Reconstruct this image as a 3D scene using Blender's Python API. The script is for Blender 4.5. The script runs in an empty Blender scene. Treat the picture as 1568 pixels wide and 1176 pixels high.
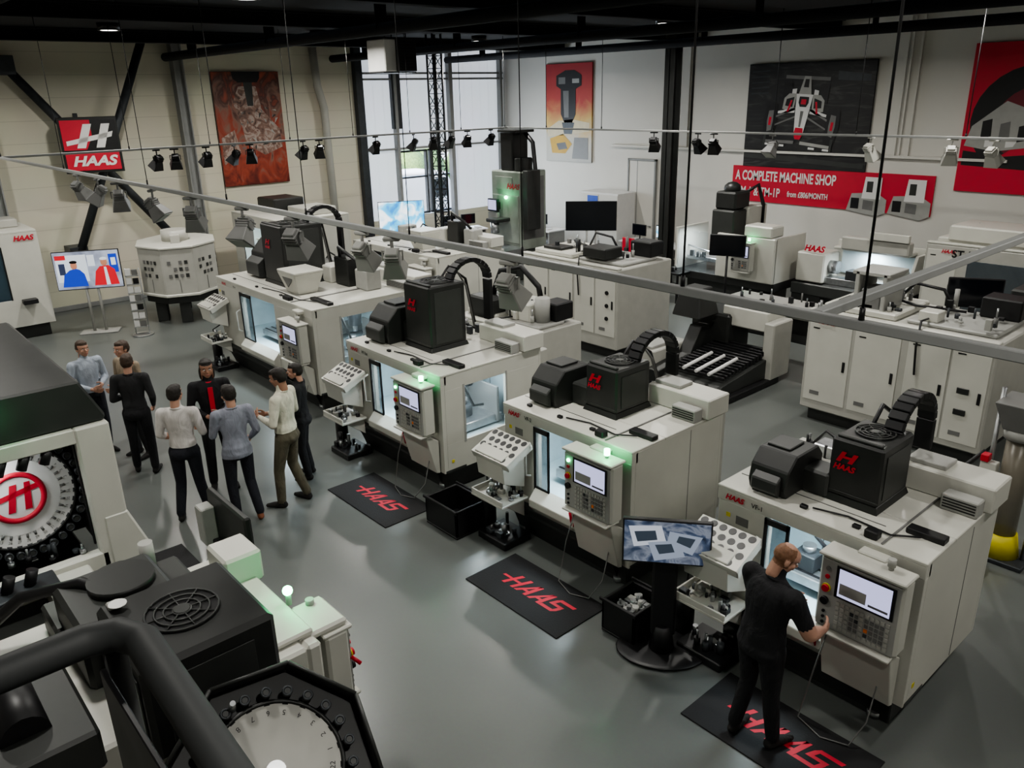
import bpy, bmesh, math, random
from mathutils import Vector, Matrix, Quaternion
random.seed(7)
SC=bpy.context.scene
COL=SC.collection
V3=Vector

# ------------------------------------------------------------------ materials
def nt(name):
    m=bpy.data.materials.new(name); m.use_nodes=True
    n=m.node_tree; b=n.nodes['Principled BSDF']
    return m,n,b
def pm(name,c,rough=0.5,metal=0.0,var=0.06,scale=6.0,bump=0.0,coat=0.0,alpha=None,trans=0.0,emit=None,es=0.0,rv=0.05):
    m,n,b=nt(name)
    tc=n.nodes.new('ShaderNodeTexCoord')
    no=n.nodes.new('ShaderNodeTexNoise'); no.inputs['Scale'].default_value=scale; no.inputs['Detail'].default_value=4
    n.links.new(tc.outputs['Object'],no.inputs['Vector'])
    cr=n.nodes.new('ShaderNodeValToRGB')
    cr.color_ramp.elements[0].position=0.3; cr.color_ramp.elements[1].position=0.7
    cr.color_ramp.elements[0].color=(*[x*(1-var) for x in c],1)
    cr.color_ramp.elements[1].color=(*[min(1,x*(1+var)) for x in c],1)
    n.links.new(no.outputs['Fac'],cr.inputs['Fac'])
    n.links.new(cr.outputs['Color'],b.inputs['Base Color'])
    mr=n.nodes.new('ShaderNodeMapRange'); mr.inputs['To Min'].default_value=max(0,rough-rv); mr.inputs['To Max'].default_value=min(1,rough+rv)
    n.links.new(no.outputs['Fac'],mr.inputs['Value']); n.links.new(mr.outputs['Result'],b.inputs['Roughness'])
    b.inputs['Metallic'].default_value=metal
    b.inputs['Coat Weight'].default_value=coat
    b.inputs['Transmission Weight'].default_value=trans
    if alpha is not None: b.inputs['Alpha'].default_value=alpha
    if bump>0:
        bp=n.nodes.new('ShaderNodeBump'); bp.inputs['Strength'].default_value=bump; bp.inputs['Distance'].default_value=0.01
        n.links.new(no.outputs['Fac'],bp.inputs['Height']); n.links.new(bp.outputs['Normal'],b.inputs['Normal'])
    if emit:
        b.inputs['Emission Color'].default_value=(*emit,1); b.inputs['Emission Strength'].default_value=es
    return m
def ramp_mat(name,stops,scale=2.0,dist=1.5,detail=6,emit=0.0,grad=None,gw=0.5,rough=0.5,stretch=(1,1,1)):
    m,n,b=nt(name)
    tc=n.nodes.new('ShaderNodeTexCoord'); mp=n.nodes.new('ShaderNodeMapping'); mp.inputs['Scale'].default_value=stretch
    n.links.new(tc.outputs['Object'],mp.inputs['Vector'])
    no=n.nodes.new('ShaderNodeTexNoise'); no.inputs['Scale'].default_value=scale; no.inputs['Detail'].default_value=detail; no.inputs['Distortion'].default_value=dist
    n.links.new(mp.outputs['Vector'],no.inputs['Vector'])
    src=no.outputs['Fac']
    if grad:
        sp=n.nodes.new('ShaderNodeSeparateXYZ'); n.links.new(tc.outputs['Object'],sp.inputs[0])
        mr=n.nodes.new('ShaderNodeMapRange'); mr.inputs['From Min'].default_value=grad[1]; mr.inputs['From Max'].default_value=grad[2]
        n.links.new(sp.outputs[grad[0]],mr.inputs['Value'])
        mx=n.nodes.new('ShaderNodeMix'); mx.inputs[0].default_value=gw
        n.links.new(no.outputs['Fac'],mx.inputs[2]); n.links.new(mr.outputs['Result'],mx.inputs[3]); src=mx.outputs[0]
    cr=n.nodes.new('ShaderNodeValToRGB'); e=cr.color_ramp.elements
    while len(e)<len(stops): e.new(0.5)
    for i,(p,c) in enumerate(stops): e[i].position=p; e[i].color=(*c,1)
    n.links.new(src,cr.inputs['Fac']); n.links.new(cr.outputs['Color'],b.inputs['Base Color'])
    b.inputs['Roughness'].default_value=rough
    if emit>0:
        n.links.new(cr.outputs['Color'],b.inputs['Emission Color']); b.inputs['Emission Strength'].default_value=emit
    return m
def em(name,c,s):
    return pm(name,[x*0.6 for x in c],0.4,var=0.03,emit=c,es=s)

WHITE=pm('machine_white_paint',(.53,.525,.475),.38,var=.04,scale=3)
WHITE2=pm('machine_offwhite_paint',(.40,.395,.36),.42,var=.06,scale=4)
CHAR=pm('charcoal_paint',(.019,.020,.019),.42,var=.15,scale=5)
CHAR2=pm('dark_grey_paint',(.034,.036,.034),.45,var=.12,scale=5)
BLACK=pm('black_plastic',(.008,.008,.009),.45,var=.2,scale=8)
RUBBER=pm('black_rubber_mat',(.006,.006,.007),.75,var=.3,scale=60,bump=.3)
STEEL=pm('brushed_steel',(.42,.43,.44),.3,metal=.9,var=.12,scale=14)
DSTEEL=pm('dark_steel',(.05,.055,.06),.45,metal=.4,var=.15,scale=8)
RED=pm('red_paint',(.50,.008,.03),.45,var=.06)
REDT=pm('red_print',(.50,.012,.035),.6,var=.05)
WPRINT=pm('white_print',(.66,.655,.64),.6,var=.03)
GREY=pm('grey_plastic',(.15,.15,.145),.5,var=.08)
LGREY=pm('light_grey_plastic',(.33,.33,.31),.45,var=.06)
SCREEN=pm('display_lavender',(.3,.3,.45),.25,emit=(.55,.56,.85),es=1.0,var=.03)
SCRDARK=pm('display_off',(.006,.007,.01),.12,var=.1)
INNER=pm('wash_white_interior',(.42,.50,.53),.35,var=.12,scale=2.5)
GLASS=pm('tinted_glass',(.03,.06,.09),.06,alpha=.45,var=.05)
CGLASS=pm('clear_polycarbonate',(.4,.5,.56),.08,alpha=.10,var=.05)
YEL=pm('yellow_plastic',(.6,.52,.02),.5)
ORANGE=pm('orange_plastic',(.8,.2,.02),.4)
BLUE=pm('blue_paint',(.02,.08,.45),.5)
GREENL=em('green_lamp',(.1,1,.35),22)
LAMPM=em('lamp_glow',(1,.97,.9),6)
STRIP=em('work_light_strip',(.8,.95,1),14)
CONC=pm('grey_frame_paint',(.24,.245,.24),.5,var=.06)

# ------------------------------------------------------------------ builder
class B:
    def __init__(s,name,loc=(0,0,0),rz=0.0):
        s.name=name; s.loc=loc; s.rz=rz; s.bm=bmesh.new(); s.mats=[]; s.M=Matrix.Identity(4)
    def mi(s,m):
        if m not in s.mats: s.mats.append(m)
        return s.mats.index(m)
    def _merge(s,tmp,mat,smooth,M=None):
        T=s.M@M if M is not None else s.M
        i=s.mi(mat); mp={}
        for v in tmp.verts: mp[v]=s.bm.verts.new(T@v.co)
        for f in tmp.faces:
            try:
                nf=s.bm.faces.new([mp[v] for v in f.verts]); nf.material_index=i; nf.smooth=smooth
            except ValueError: pass
        tmp.free()
    def box(s,x0,y0,z0,x1,y1,z1,mat,bev=.008,M=None):
        t=bmesh.new(); bmesh.ops.create_cube(t,size=1)
        for v in t.verts: v.co=V3(((x0+x1)/2+v.co.x*(x1-x0),(y0+y1)/2+v.co.y*(y1-y0),(z0+z1)/2+v.co.z*(z1-z0)))
        bev=min(bev,abs(x1-x0)*.3,abs(y1-y0)*.3,abs(z1-z0)*.3)
        if bev>0.0015: bmesh.ops.bevel(t,geom=t.edges[:],offset=bev,segments=1,affect='EDGES',profile=.5)
        s._merge(t,mat,False,M)
    def prism(s,pts,ax,a,b,mat,bev=.006,M=None):
        t=bmesh.new()
        def mk(p,h):
            if ax=='x': return (h,p[0],p[1])
            if ax=='y': return (p[0],h,p[1])
            return (p[0],p[1],h)
        va=[t.verts.new(mk(p,a)) for p in pts]; vb=[t.verts.new(mk(p,b)) for p in pts]
        n=len(pts); t.faces.new(va); t.faces.new(vb[::-1])
        for i in range(n): t.faces.new((va[i],va[(i+1)%n],vb[(i+1)%n],vb[i]))
        bmesh.ops.recalc_face_normals(t,faces=t.faces[:])
        if bev>0: bmesh.ops.bevel(t,geom=t.edges[:],offset=bev,segments=1,affect='EDGES',profile=.5)
        s._merge(t,mat,False,M)
    def frustum(s,b0,b1,z0,z1,mat,bev=.006,M=None):
        t=bmesh.new()
        def q(b,z): return [t.verts.new(p) for p in ((b[0],b[1],z),(b[2],b[1],z),(b[2],b[3],z),(b[0],b[3],z))]
        a=q(b0,z0); c=q(b1,z1); t.faces.new(a[::-1]); t.faces.new(c)
        for i in range(4): t.faces.new((a[i],a[(i+1)%4],c[(i+1)%4],c[i]))
        if bev>0: bmesh.ops.bevel(t,geom=t.edges[:],offset=bev,segments=1,affect='EDGES',profile=.5)
        s._merge(t,mat,False,M)
    def cyl(s,p0,p1,r,mat,r1=None,seg=18,smooth=True,M=None):
        p0=V3(p0);p1=V3(p1); d=p1-p0; L=d.length
        if L<1e-6: return
        t=bmesh.new(); bmesh.ops.create_cone(t,cap_ends=True,segments=seg,radius1=r,radius2=(r if r1 is None else r1),depth=L)
        R=d.to_track_quat('Z','Y').to_matrix().to_4x4()
        R.translation=(p0+p1)/2
        for v in t.verts: v.co=R@v.co
        T=s.M@M if M is not None else s.M
        i=s.mi(mat); mp={}
        for v in t.verts: mp[v]=s.bm.verts.new(T@v.co)
        for f in t.faces:
            nf=s.bm.faces.new([mp[v] for v in f.verts]); nf.material_index=i; nf.smooth=smooth and len(f.verts)==4
        t.free()
    def tube(s,pts,r,mat,seg=8,M=None,closed=False):
        pts=[V3(p) for p in pts]; n=len(pts)
        T=s.M@M if M is not None else s.M
        i=s.mi(mat); rings=[]; up=V3((0,0,1)); prev=None
        for k in range(n):
            if closed: d=(pts[(k+1)%n]-pts[k-1])
            else: d=(pts[min(k+1,n-1)]-pts[max(k-1,0)])
            if d.length<1e-9: d=V3((0,0,1))
            d.normalize()
            if prev is None:
                a=up if abs(d.z)<.9 else V3((1,0,0)); u=d.cross(a).normalized()
            else:
                u=(prev-d*prev.dot(d)); u=u.normalized() if u.length>1e-5 else d.orthogonal().normalized()
            prev=u; w=d.cross(u)
            rr=r[k] if isinstance(r,(list,tuple)) else r
            rings.append([s.bm.verts.new(T@(pts[k]+rr*(math.cos(2*math.pi*j/seg)*u+math.sin(2*math.pi*j/seg)*w))) for j in range(seg)])
        m=n if closed else n-1
        for k in range(m):
            A=rings[k];C=rings[(k+1)%n]
            for j in range(seg):
                f=s.bm.faces.new((A[j],A[(j+1)%seg],C[(j+1)%seg],C[j])); f.material_index=i; f.smooth=True
        if not closed:
            for R_,fl in ((rings[0],True),(rings[-1],False)):
                f=s.bm.faces.new(R_[::-1] if fl else R_); f.material_index=i
    def sph(s,c,r,mat,sc=(1,1,1),sub=2,M=None,R=None):
        t=bmesh.new(); bmesh.ops.create_icosphere(t,subdivisions=sub,radius=r)
        for v in t.verts:
            co=V3((v.co.x*sc[0],v.co.y*sc[1],v.co.z*sc[2]))
            if R is not None: co=R@co
            v.co=co+V3(c)
        s._merge(t,mat,True,M)
    def ring(s,c,R,r,n,mat,seg=32,M=None):
        n=V3(n).normalized(); u=n.orthogonal().normalized(); w=n.cross(u)
        s.tube([V3(c)+R*(math.cos(2*math.pi*k/seg)*u+math.sin(2*math.pi*k/seg)*w) for k in range(seg)],r,mat,seg=6,closed=True,M=M)
    def disc(s,c,r,n,mat,seg=20,M=None,th=.004):
        n=V3(n).normalized(); s.cyl(V3(c),V3(c)+n*th,r,mat,seg=seg,smooth=False,M=M)
    def poly(s,pts,mat,M=None):
        T=s.M@M if M is not None else s.M
        f=s.bm.faces.new([s.bm.verts.new(T@V3(p)) for p in pts]); f.material_index=s.mi(mat)
    def text(s,txt,size,o,xd,yd,mat,shear=0,off=0,align='CENTER',M=None,th=0.0,sx=1.0):
        cu=bpy.data.curves.new('t','FONT'); cu.body=txt; cu.size=size; cu.shear=shear; cu.offset=off; cu.align_x=align; cu.align_y='CENTER'; cu.extrude=th
        ob=bpy.data.objects.new('t',cu); COL.objects.link(ob)
        dg=bpy.context.evaluated_depsgraph_get(); me=bpy.data.meshes.new_from_object(ob.evaluated_get(dg))
        xd=V3(xd).normalized(); yd=V3(yd).normalized(); zd=xd.cross(yd)
        T=s.M@M if M is not None else s.M
        i=s.mi(mat); vs=[s.bm.verts.new(T@(V3(o)+xd*v.co.x*sx+yd*v.co.y+zd*v.co.z)) for v in me.vertices]
        for p in me.polygons:
            try:
                f=s.bm.faces.new([vs[k] for k in p.vertices]); f.material_index=i
            except ValueError: pass
        bpy.data.objects.remove(ob); bpy.data.meshes.remove(me)
    def finish(s):
        me=bpy.data.meshes.new(s.name+'_mesh'); s.bm.to_mesh(me); s.bm.free()
        for m in s.mats: me.materials.append(m)
        ob=bpy.data.objects.new(s.name,me); ob.location=s.loc; ob.rotation_euler=(0,0,s.rz); COL.objects.link(ob); s.ob=ob
        return ob
def arealight(name,loc,size,energy,color=(1,1,1),rot=(0,0,0),parent=None,shape='DISK',sy=None,spread=None):
    l=bpy.data.lights.new(name,'AREA'); l.shape=shape; l.size=size; l.energy=energy; l.color=color
    if sy: l.size_y=sy
    if spread: l.spread=spread
    o=bpy.data.objects.new(name,l); o.location=loc; o.rotation_euler=rot; COL.objects.link(o)
    if parent: o.parent=parent
    return o
def ptlight(name,loc,energy,color,r=.05,parent=None):
    l=bpy.data.lights.new(name,'POINT'); l.energy=energy; l.color=color; l.shadow_soft_size=r
    o=bpy.data.objects.new(name,l); o.location=loc; COL.objects.link(o)
    if parent: o.parent=parent
    return o

# ------------------------------------------------------------------ room
UL,UR,VN,VF,HC=-22.0,4.0,-3.0,19.2,6.3
def floor_mat():
    m,n,b=nt('polished_grey_floor')
    tc=n.nodes.new('ShaderNodeTexCoord')
    a=n.nodes.new('ShaderNodeTexNoise'); a.inputs['Scale'].default_value=.5; a.inputs['Detail'].default_value=5
    c=n.nodes.new('ShaderNodeTexNoise'); c.inputs['Scale'].default_value=30; c.inputs['Detail'].default_value=3
    n.links.new(tc.outputs['Object'],a.inputs['Vector']); n.links.new(tc.outputs['Object'],c.inputs['Vector'])
    cr=n.nodes.new('ShaderNodeValToRGB'); cr.color_ramp.elements[0].position=.3; cr.color_ramp.elements[1].position=.7
    cr.color_ramp.elements[0].color=(.108,.117,.111,1); cr.color_ramp.elements[1].color=(.134,.144,.136,1)
    n.links.new(a.outputs['Fac'],cr.inputs['Fac'])
    mx=n.nodes.new('ShaderNodeMix'); mx.data_type='RGBA'; mx.blend_type='MULTIPLY'; mx.inputs[0].default_value=.12
    n.links.new(cr.outputs['Color'],mx.inputs[6]); n.links.new(c.outputs['Color'],mx.inputs[7]); n.links.new(mx.outputs[2],b.inputs['Base Color'])
    mr=n.nodes.new('ShaderNodeMapRange'); mr.inputs['To Min'].default_value=.24; mr.inputs['To Max'].default_value=.40
    n.links.new(a.outputs['Fac'],mr.inputs['Value']); n.links.new(mr.outputs['Result'],b.inputs['Roughness'])
    b.inputs['Coat Weight'].default_value=.1; b.inputs['Coat Roughness'].default_value=.18
    return m
f=B('floor'); f.box(UL-.3,VN-.3,-.2,UR+.3,VF+.3,0,floor_mat(),0); f.finish()
def clad_mat(name,c,axis,period,dark=.72,width=.04,emit=0):
    m,n,b=nt(name); tc=n.nodes.new('ShaderNodeTexCoord'); sp=n.nodes.new('ShaderNodeSeparateXYZ'); n.links.new(tc.outputs['Object'],sp.inputs[0])
    d=n.nodes.new('ShaderNodeMath'); d.operation='DIVIDE'; d.inputs[1].default_value=period; n.links.new(sp.outputs[axis],d.inputs[0])
    fr=n.nodes.new('ShaderNodeMath'); fr.operation='FRACT'; n.links.new(d.outputs[0],fr.inputs[0])
    lt=n.nodes.new('ShaderNodeMath'); lt.operation='LESS_THAN'; lt.inputs[1].default_value=width; n.links.new(fr.outputs[0],lt.inputs[0])
    no=n.nodes.new('ShaderNodeTexNoise'); no.inputs['Scale'].default_value=.8; n.links.new(tc.outputs['Object'],no.inputs['Vector'])
    mx=n.nodes.new('ShaderNodeMix'); mx.data_type='RGBA'; n.links.new(lt.outputs[0],mx.inputs[0]); mx.inputs[6].default_value=(*c,1); mx.inputs[7].default_value=(*[x*dark for x in c],1)
    m2=n.nodes.new('ShaderNodeMix'); m2.data_type='RGBA'; m2.blend_type='MULTIPLY'; m2.inputs[0].default_value=.12
    n.links.new(mx.outputs[2],m2.inputs[6]); n.links.new(no.outputs['Color'],m2.inputs[7]); n.links.new(m2.outputs[2],b.inputs['Base Color'])
    b.inputs['Roughness'].default_value=.55
    if emit: n.links.new(m2.outputs[2],b.inputs['Emission Color']); b.inputs['Emission Strength'].default_value=emit
    return m
CLAD=clad_mat('cream_cladding',(.62,.59,.48),2,.5,dark=.82,width=.03)
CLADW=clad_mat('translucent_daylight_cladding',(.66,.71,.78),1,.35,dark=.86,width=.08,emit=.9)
WALLR=pm('painted_plaster_wall',(.60,.585,.54),.65,var=.02,scale=1.5)
DARKC=pm('dark_ceiling',(.006,.0065,.008),.95,var=.2)
w=B('wall_left'); w.box(UL-.3,VN-.3,0,UL,13.4,HC,CLAD,0); w.finish()
w=B('wall_window_bay')
w.box(UL-.3,13.4,0,UL,19.5,1.15,CLAD,0)
w.box(UL-.3,13.4,1.15,UL,14.8,3.25,CLADW,0); w.box(UL-.3,17.15,1.15,UL,19.5,3.25,CLADW,0)
w.box(UL-.3,13.4,3.25,UL,19.5,HC+.2,CLADW,0); w.finish()
w=B('wall_right'); w.box(UL-.3,VF,0,UR+.3,VF+.3,HC+.2,WALLR,0); w.finish()
w=B('wall_near'); w.box(UL-.3,VN-.3,0,UR+.3,VN,HC,WALLR,0); w.finish()
w=B('wall_end'); w.box(UR,VN-.3,0,UR+.3,VF+.3,HC,WALLR,0); w.finish()
c=B('ceiling'); c.box(UL-.3,VN-.3,HC,UR+.3,VF+.3,HC+.2,DARKC,0); c.finish()
t=B('trim_window_bay')
for z in (5.35,5.52,3.3): t.box(UL,13.4,z-.03,UL+.12,19.15,z+.03,CONC)
for v,wd in ((13.45,.12),(14.7,.05),(16.85,.07),(19.0,.05)): t.box(UL,v-wd,0,UL+.2,v+wd,HC,DSTEEL if v<14 else CONC)
t.box(UL,14.6,3.9,UL+.15,14.9,6.2,DSTEEL)
t.finish()
for i,(a,b_) in enumerate(((14.85,15.95),(16.05,17.1))):
    wn=B('window_%d'%(i+1))
    wn.box(UL-.2,a,1.18,UL-.05,a+.06,3.22,DSTEEL); wn.box(UL-.2,b_-.06,1.18,UL-.05,b_,3.22,DSTEEL)
    wn.box(UL-.2,a,1.18,UL-.05,b_,1.24,DSTEEL); wn.box(UL-.2,a,3.16,UL-.05,b_,3.22,DSTEEL); wn.box(UL-.2,a,2.35,UL-.05,b_,2.40,DSTEEL)
    wn.box(UL-.13,a+.05,1.22,UL-.11,b_-.05,3.18,CGLASS,0); wn.finish()
t=B('baseboard_left'); t.box(UL,VN,0,UL+.03,19.1,.12,CONC); t.finish()
t=B('baseboard_right'); t.box(UL+.1,VF-.03,0,UR,VF,.12,CONC); t.finish()
t=B('trim_cable_tray'); t.box(-16.9,VF-.12,3.28,-6.0,VF-.01,3.34,WALLR,.004)
for u in (-14.2,-8.4,-8.3,-8.1,-6.1): t.box(u,VF-.05,3.3,u+.04,VF-.01,6.25,WALLR,.003)
t.finish()
def hcol(name,u,v,z1,mat,w_=.22):
    c=B(name,(u,v,0)); c.box(-w_/2,-w_/2,0,w_/2,-w_/2+.03,z1,mat,.003); c.box(-w_/2,w_/2-.03,0,w_/2,w_/2,z1,mat,.003); c.box(-.015,-w_/2,0,.015,w_/2,z1,mat,.003)
    c.box(-w_*.8,-w_*.8,0,w_*.8,w_*.8,.03,mat,.003); return c.finish()
hcol('steel_column',UL+.25,8.14,HC,CONC,.26); hcol('steel_column',UL+.25,3.6,HC,CONC,.26)
hcol('steel_column',-13.0,16.9,HC,CHAR,.30)
c=B('drain_pipe'); c.tube([(UL+.2,12.0,6.2),(UL+.2,12.05,5.2),(UL+.2,12.2,4.6),(UL+.2,12.25,0)],.11,WHITE2,12); c.finish()
c=B('wall_cross_brace'); 
c.tube([(UL+.35,4.3,5.7),(UL+.35,7.6,1.2)],.1,DSTEEL,10); c.tube([(UL+.5,7.3,6.28),(UL+.5,5.0,1.4)],.1,DSTEEL,10)
c.box(UL+.0,4.1,5.5,UL+.45,4.5,5.9,DSTEEL); c.box(UL+.0,7.4,1.0,UL+.45,7.8,1.4,DSTEEL); c.box(UL,4.8,1.2,UL+.55,5.2,1.6,DSTEEL); c.finish()
for k,u in enumerate((-19,-14,-10,-3.7,1)):
    b_=B('ceiling_beam'); b_.box(u-.1,VN,HC-.25,u+.1,VF,HC-.22,DARKC,.002); b_.box(u-.1,VN,HC-.03,u+.1,VF,HC,DARKC,.002); b_.box(u-.015,VN,HC-.25,u+.015,VF,HC,DARKC,.002); b_.finish()
for v in (2.0,7.9,12.6,16.7):
    b_=B('ceiling_duct'); b_.cyl((UL+.2,v,HC-.4),(UR-.2,v,HC-.4),.1,DARKC,seg=12)
    for u in range(-20,4,4): b_.box(u-.01,v-.11,HC-.4,u+.01,v+.11,HC,DARKC,.002)
    b_.finish()
o=B('parked_van',(-26.5,16.2,0)); o.prism([(-1,.35),(3.6,.35),(3.6,1.2),(2.9,1.35),(2.4,2.2),(-1,2.3)],'x',0,1.9,WPRINT,.05)
for y in (0,2.7): 
    for x in (0.05,1.85): o.cyl((x-.1,y,.35),(x+.1,y,.35),.35,BLACK)
o.box(1.88,1.6,1.3,1.93,2.4,1.95,SCRDARK); o.finish()
o=B('ground_outside'); o.box(-60,-10,-.3,UL-.35,50,-.02,pm('asphalt',(.3,.3,.29),.9)); o.finish()
o=B('hedge_outside'); 
HEDGE=pm('hedge_leaves',(.08,.14,.05),.9,var=.4,scale=12)
for i in range(40): o.sph((-34+random.uniform(-1,1),12+i*.5,random.uniform(.6,1.6)),random.uniform(.7,1.2),HEDGE,sub=2)
o.finish()
d=B('door_1',(-16.2,VF-.06,0)); d.box(0,0,0,.95,.05,2.9,WALLR); d.box(-.06,-.02,0,0,.06,2.96,CONC); d.box(.95,-.02,0,1.01,.06,2.96,CONC); d.box(-.06,-.02,2.9,1.01,.06,2.96,CONC)
d.box(.8,-.06,1.0,.9,0,1.04,STEEL); d.box(.3,-.005,0,.32,.0,2.9,CONC); d.finish()
W=bpy.data.worlds.new('sky'); SC.world=W; W.use_nodes=True
bg=W.node_tree.nodes['Background']; sk=W.node_tree.nodes.new('ShaderNodeTexSky'); sk.sky_type='NISHITA'; sk.sun_elevation=math.radians(35); sk.sun_rotation=math.radians(160); sk.sun_disc=False; sk.dust_density=4
W.node_tree.links.new(sk.outputs[0],bg.inputs[0]); bg.inputs[1].default_value=2.2

for u in (-17.6,-11.5,-5.6,0.3):
    for v in (1.0,5.4,9.9,14.6):
        b_=B('ceiling_downlight',(u,v,HC-.0)); b_.cyl((0,0,0),(0,0,-.12),.2,BLACK); b_.ring((0,0,-.12),.19,.015,(0,0,1),BLACK,24); b_.disc((0,0,-.126),.15,(0,0,1),LAMPM)
        o=b_.finish()
        E_=132
        if v>12: E_={-17.6:185,-11.5:215,-5.6:120,.3:70}[u]
        elif u>0: E_=85
        elif u<-16: E_=175
        if v<2 and -16<u<-3: E_=105
        arealight('downlight_lamp',(0,0,-.14),.34,E_,(1,.975,.915),parent=o,spread=math.radians(165))
arealight('window_daylight',(UL+.25,16,2.3),2.2,240,(.8,.9,1),rot=(0,-math.pi/2,0),shape='RECTANGLE',sy=1.9)

# ------------------------------------------------------------------ posters
P1=ramp_mat('poster_machining_print',[(.25,(.10,.012,.008)),(.42,(.30,.05,.025)),(.52,(.22,.12,.09)),(.6,(.08,.03,.025)),(.75,(.36,.08,.04))],1.6,2.5,8,grad=(2,2.6,5.6),gw=.35,stretch=(1,1.2,.8))
P2=ramp_mat('poster_spindle_print',[(.0,(.30,.30,.29)),(.3,(.45,.43,.36)),(.45,(.55,.36,.1)),(.62,(.42,.05,.04)),(.9,(.34,.02,.03))],1.5,1,6,grad=(2,2.75,5.7),gw=.75)
P3=ramp_mat('poster_dark_track_print',[(.3,(.006,.006,.008)),(.55,(.016,.016,.016)),(.75,(.06,.058,.056))],1.8,2,6,stretch=(.5,1,3))
WB=VF-.006
def poster(name,u0,z0,u1,z1,mat):
    p=B(name); p.box(u0,VF-.06,z0,u1,WB,z1,mat,.004); return p
p=B('poster_machining'); p.box(UL+.006,9.05,2.63,UL+.07,10.95,5.57,P1,.004)
yy=UL+.075
GR=ramp_mat('poster_chips_grey',[(.3,(.06,.035,.03)),(.48,(.24,.14,.11)),(.6,(.40,.33,.29)),(.75,(.14,.04,.03))],3,2.5,8)
p.poly([(yy,9.75,5.2),(yy,10.25,5.2),(yy,10.35,4.6),(yy,10.8,4.1),(yy,10.85,3.6),(yy,10.3,3.4),(yy,9.8,3.7),(yy,9.7,4.3),(yy,9.55,4.8)],GR)
p.poly([(yy,9.1,3.9),(yy,9.5,4.1),(yy,9.6,3.5),(yy,9.1,3.2)],GR)
for i in range(26):
    a=random.uniform(0,6.28); L=random.uniform(.08,.22); x=random.uniform(9.7,10.7); z=random.uniform(3.5,4.6); p.poly([(yy+.002+i*.0001,x,z),(yy+.002+i*.0001,x+L*math.cos(a),z+L*math.sin(a)),(yy+.002+i*.0001,x+L*math.cos(a+.4)*.8,z+L*math.sin(a+.4)*.8)],[GREY,LGREY,CHAR2][i%3])
yy+=.006
p.poly([(yy,9.6,5.57),(yy,10.4,5.57),(yy,10.38,5.4),(yy,10.3,5.3),(yy,9.75,5.3),(yy,9.62,5.4)],BLACK); p.poly([(yy,9.9,5.3),(yy,10.15,5.3),(yy,10.12,4.7),(yy,9.95,4.7)],CHAR2)
p.poly([(yy,9.1,3.0),(yy,9.6,3.15),(yy,10.0,2.9),(yy,10.9,3.2),(yy,10.9,2.65),(yy,9.1,2.65)],P1); p.finish()
yv=VF-.065
p=poster('poster_spindle',-19.78,2.75,-17.76,5.7,P2)
def vp(p,pts,mat,k=0): p.poly([(a,yv-.002*k,b_) for a,b_ in pts],mat)
vp(p,[(-19.3,5.35),(-18.9,5.5),(-18.5,5.5),(-18.2,5.35),(-18.2,5.05),(-18.45,4.95),(-18.45,4.2),(-18.6,3.95),(-18.95,3.95),(-19.1,4.2),(-19.1,4.95),(-19.3,5.05)],BLACK,1)
vp(p,[(-19.0,4.9),(-18.75,4.9),(-18.75,4.1),(-18.95,4.1)],GREY,2); vp(p,[(-19.2,5.3),(-18.9,5.3),(-18.9,5.1),(-19.2,5.1)],GREY,2); vp(p,[(-18.6,5.25),(-18.3,5.25),(-18.3,5.12),(-18.6,5.12)],LGREY,2)
vp(p,[(-19.05,3.95),(-18.5,3.95),(-18.6,3.6),(-18.95,3.6)],DSTEEL,2)
CREAM=pm('poster_cream',(.55,.49,.34),.6); AMB=pm('poster_amber',(.5,.31,.04),.6)
vp(p,[(-19.7,3.75),(-19.2,4.0),(-18.6,4.05),(-17.85,3.95),(-17.85,3.7),(-18.6,3.6),(-19.7,3.5)],CREAM,1)
vp(p,[(-19.6,3.45),(-19.0,3.6),(-18.6,3.3),(-18.9,3.0),(-19.5,3.0)],AMB,1)
vp(p,[(-18.5,3.5),(-17.9,3.5),(-17.9,2.85),(-18.6,2.85)],GREY,1); vp(p,[(-19.3,3.3),(-18.9,3.35),(-18.8,3.15),(-19.2,3.1)],BLACK,2)
p.finish()
p=poster('poster_racing_car',-12.3,2.93,-9.0,5.42,P3)
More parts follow.
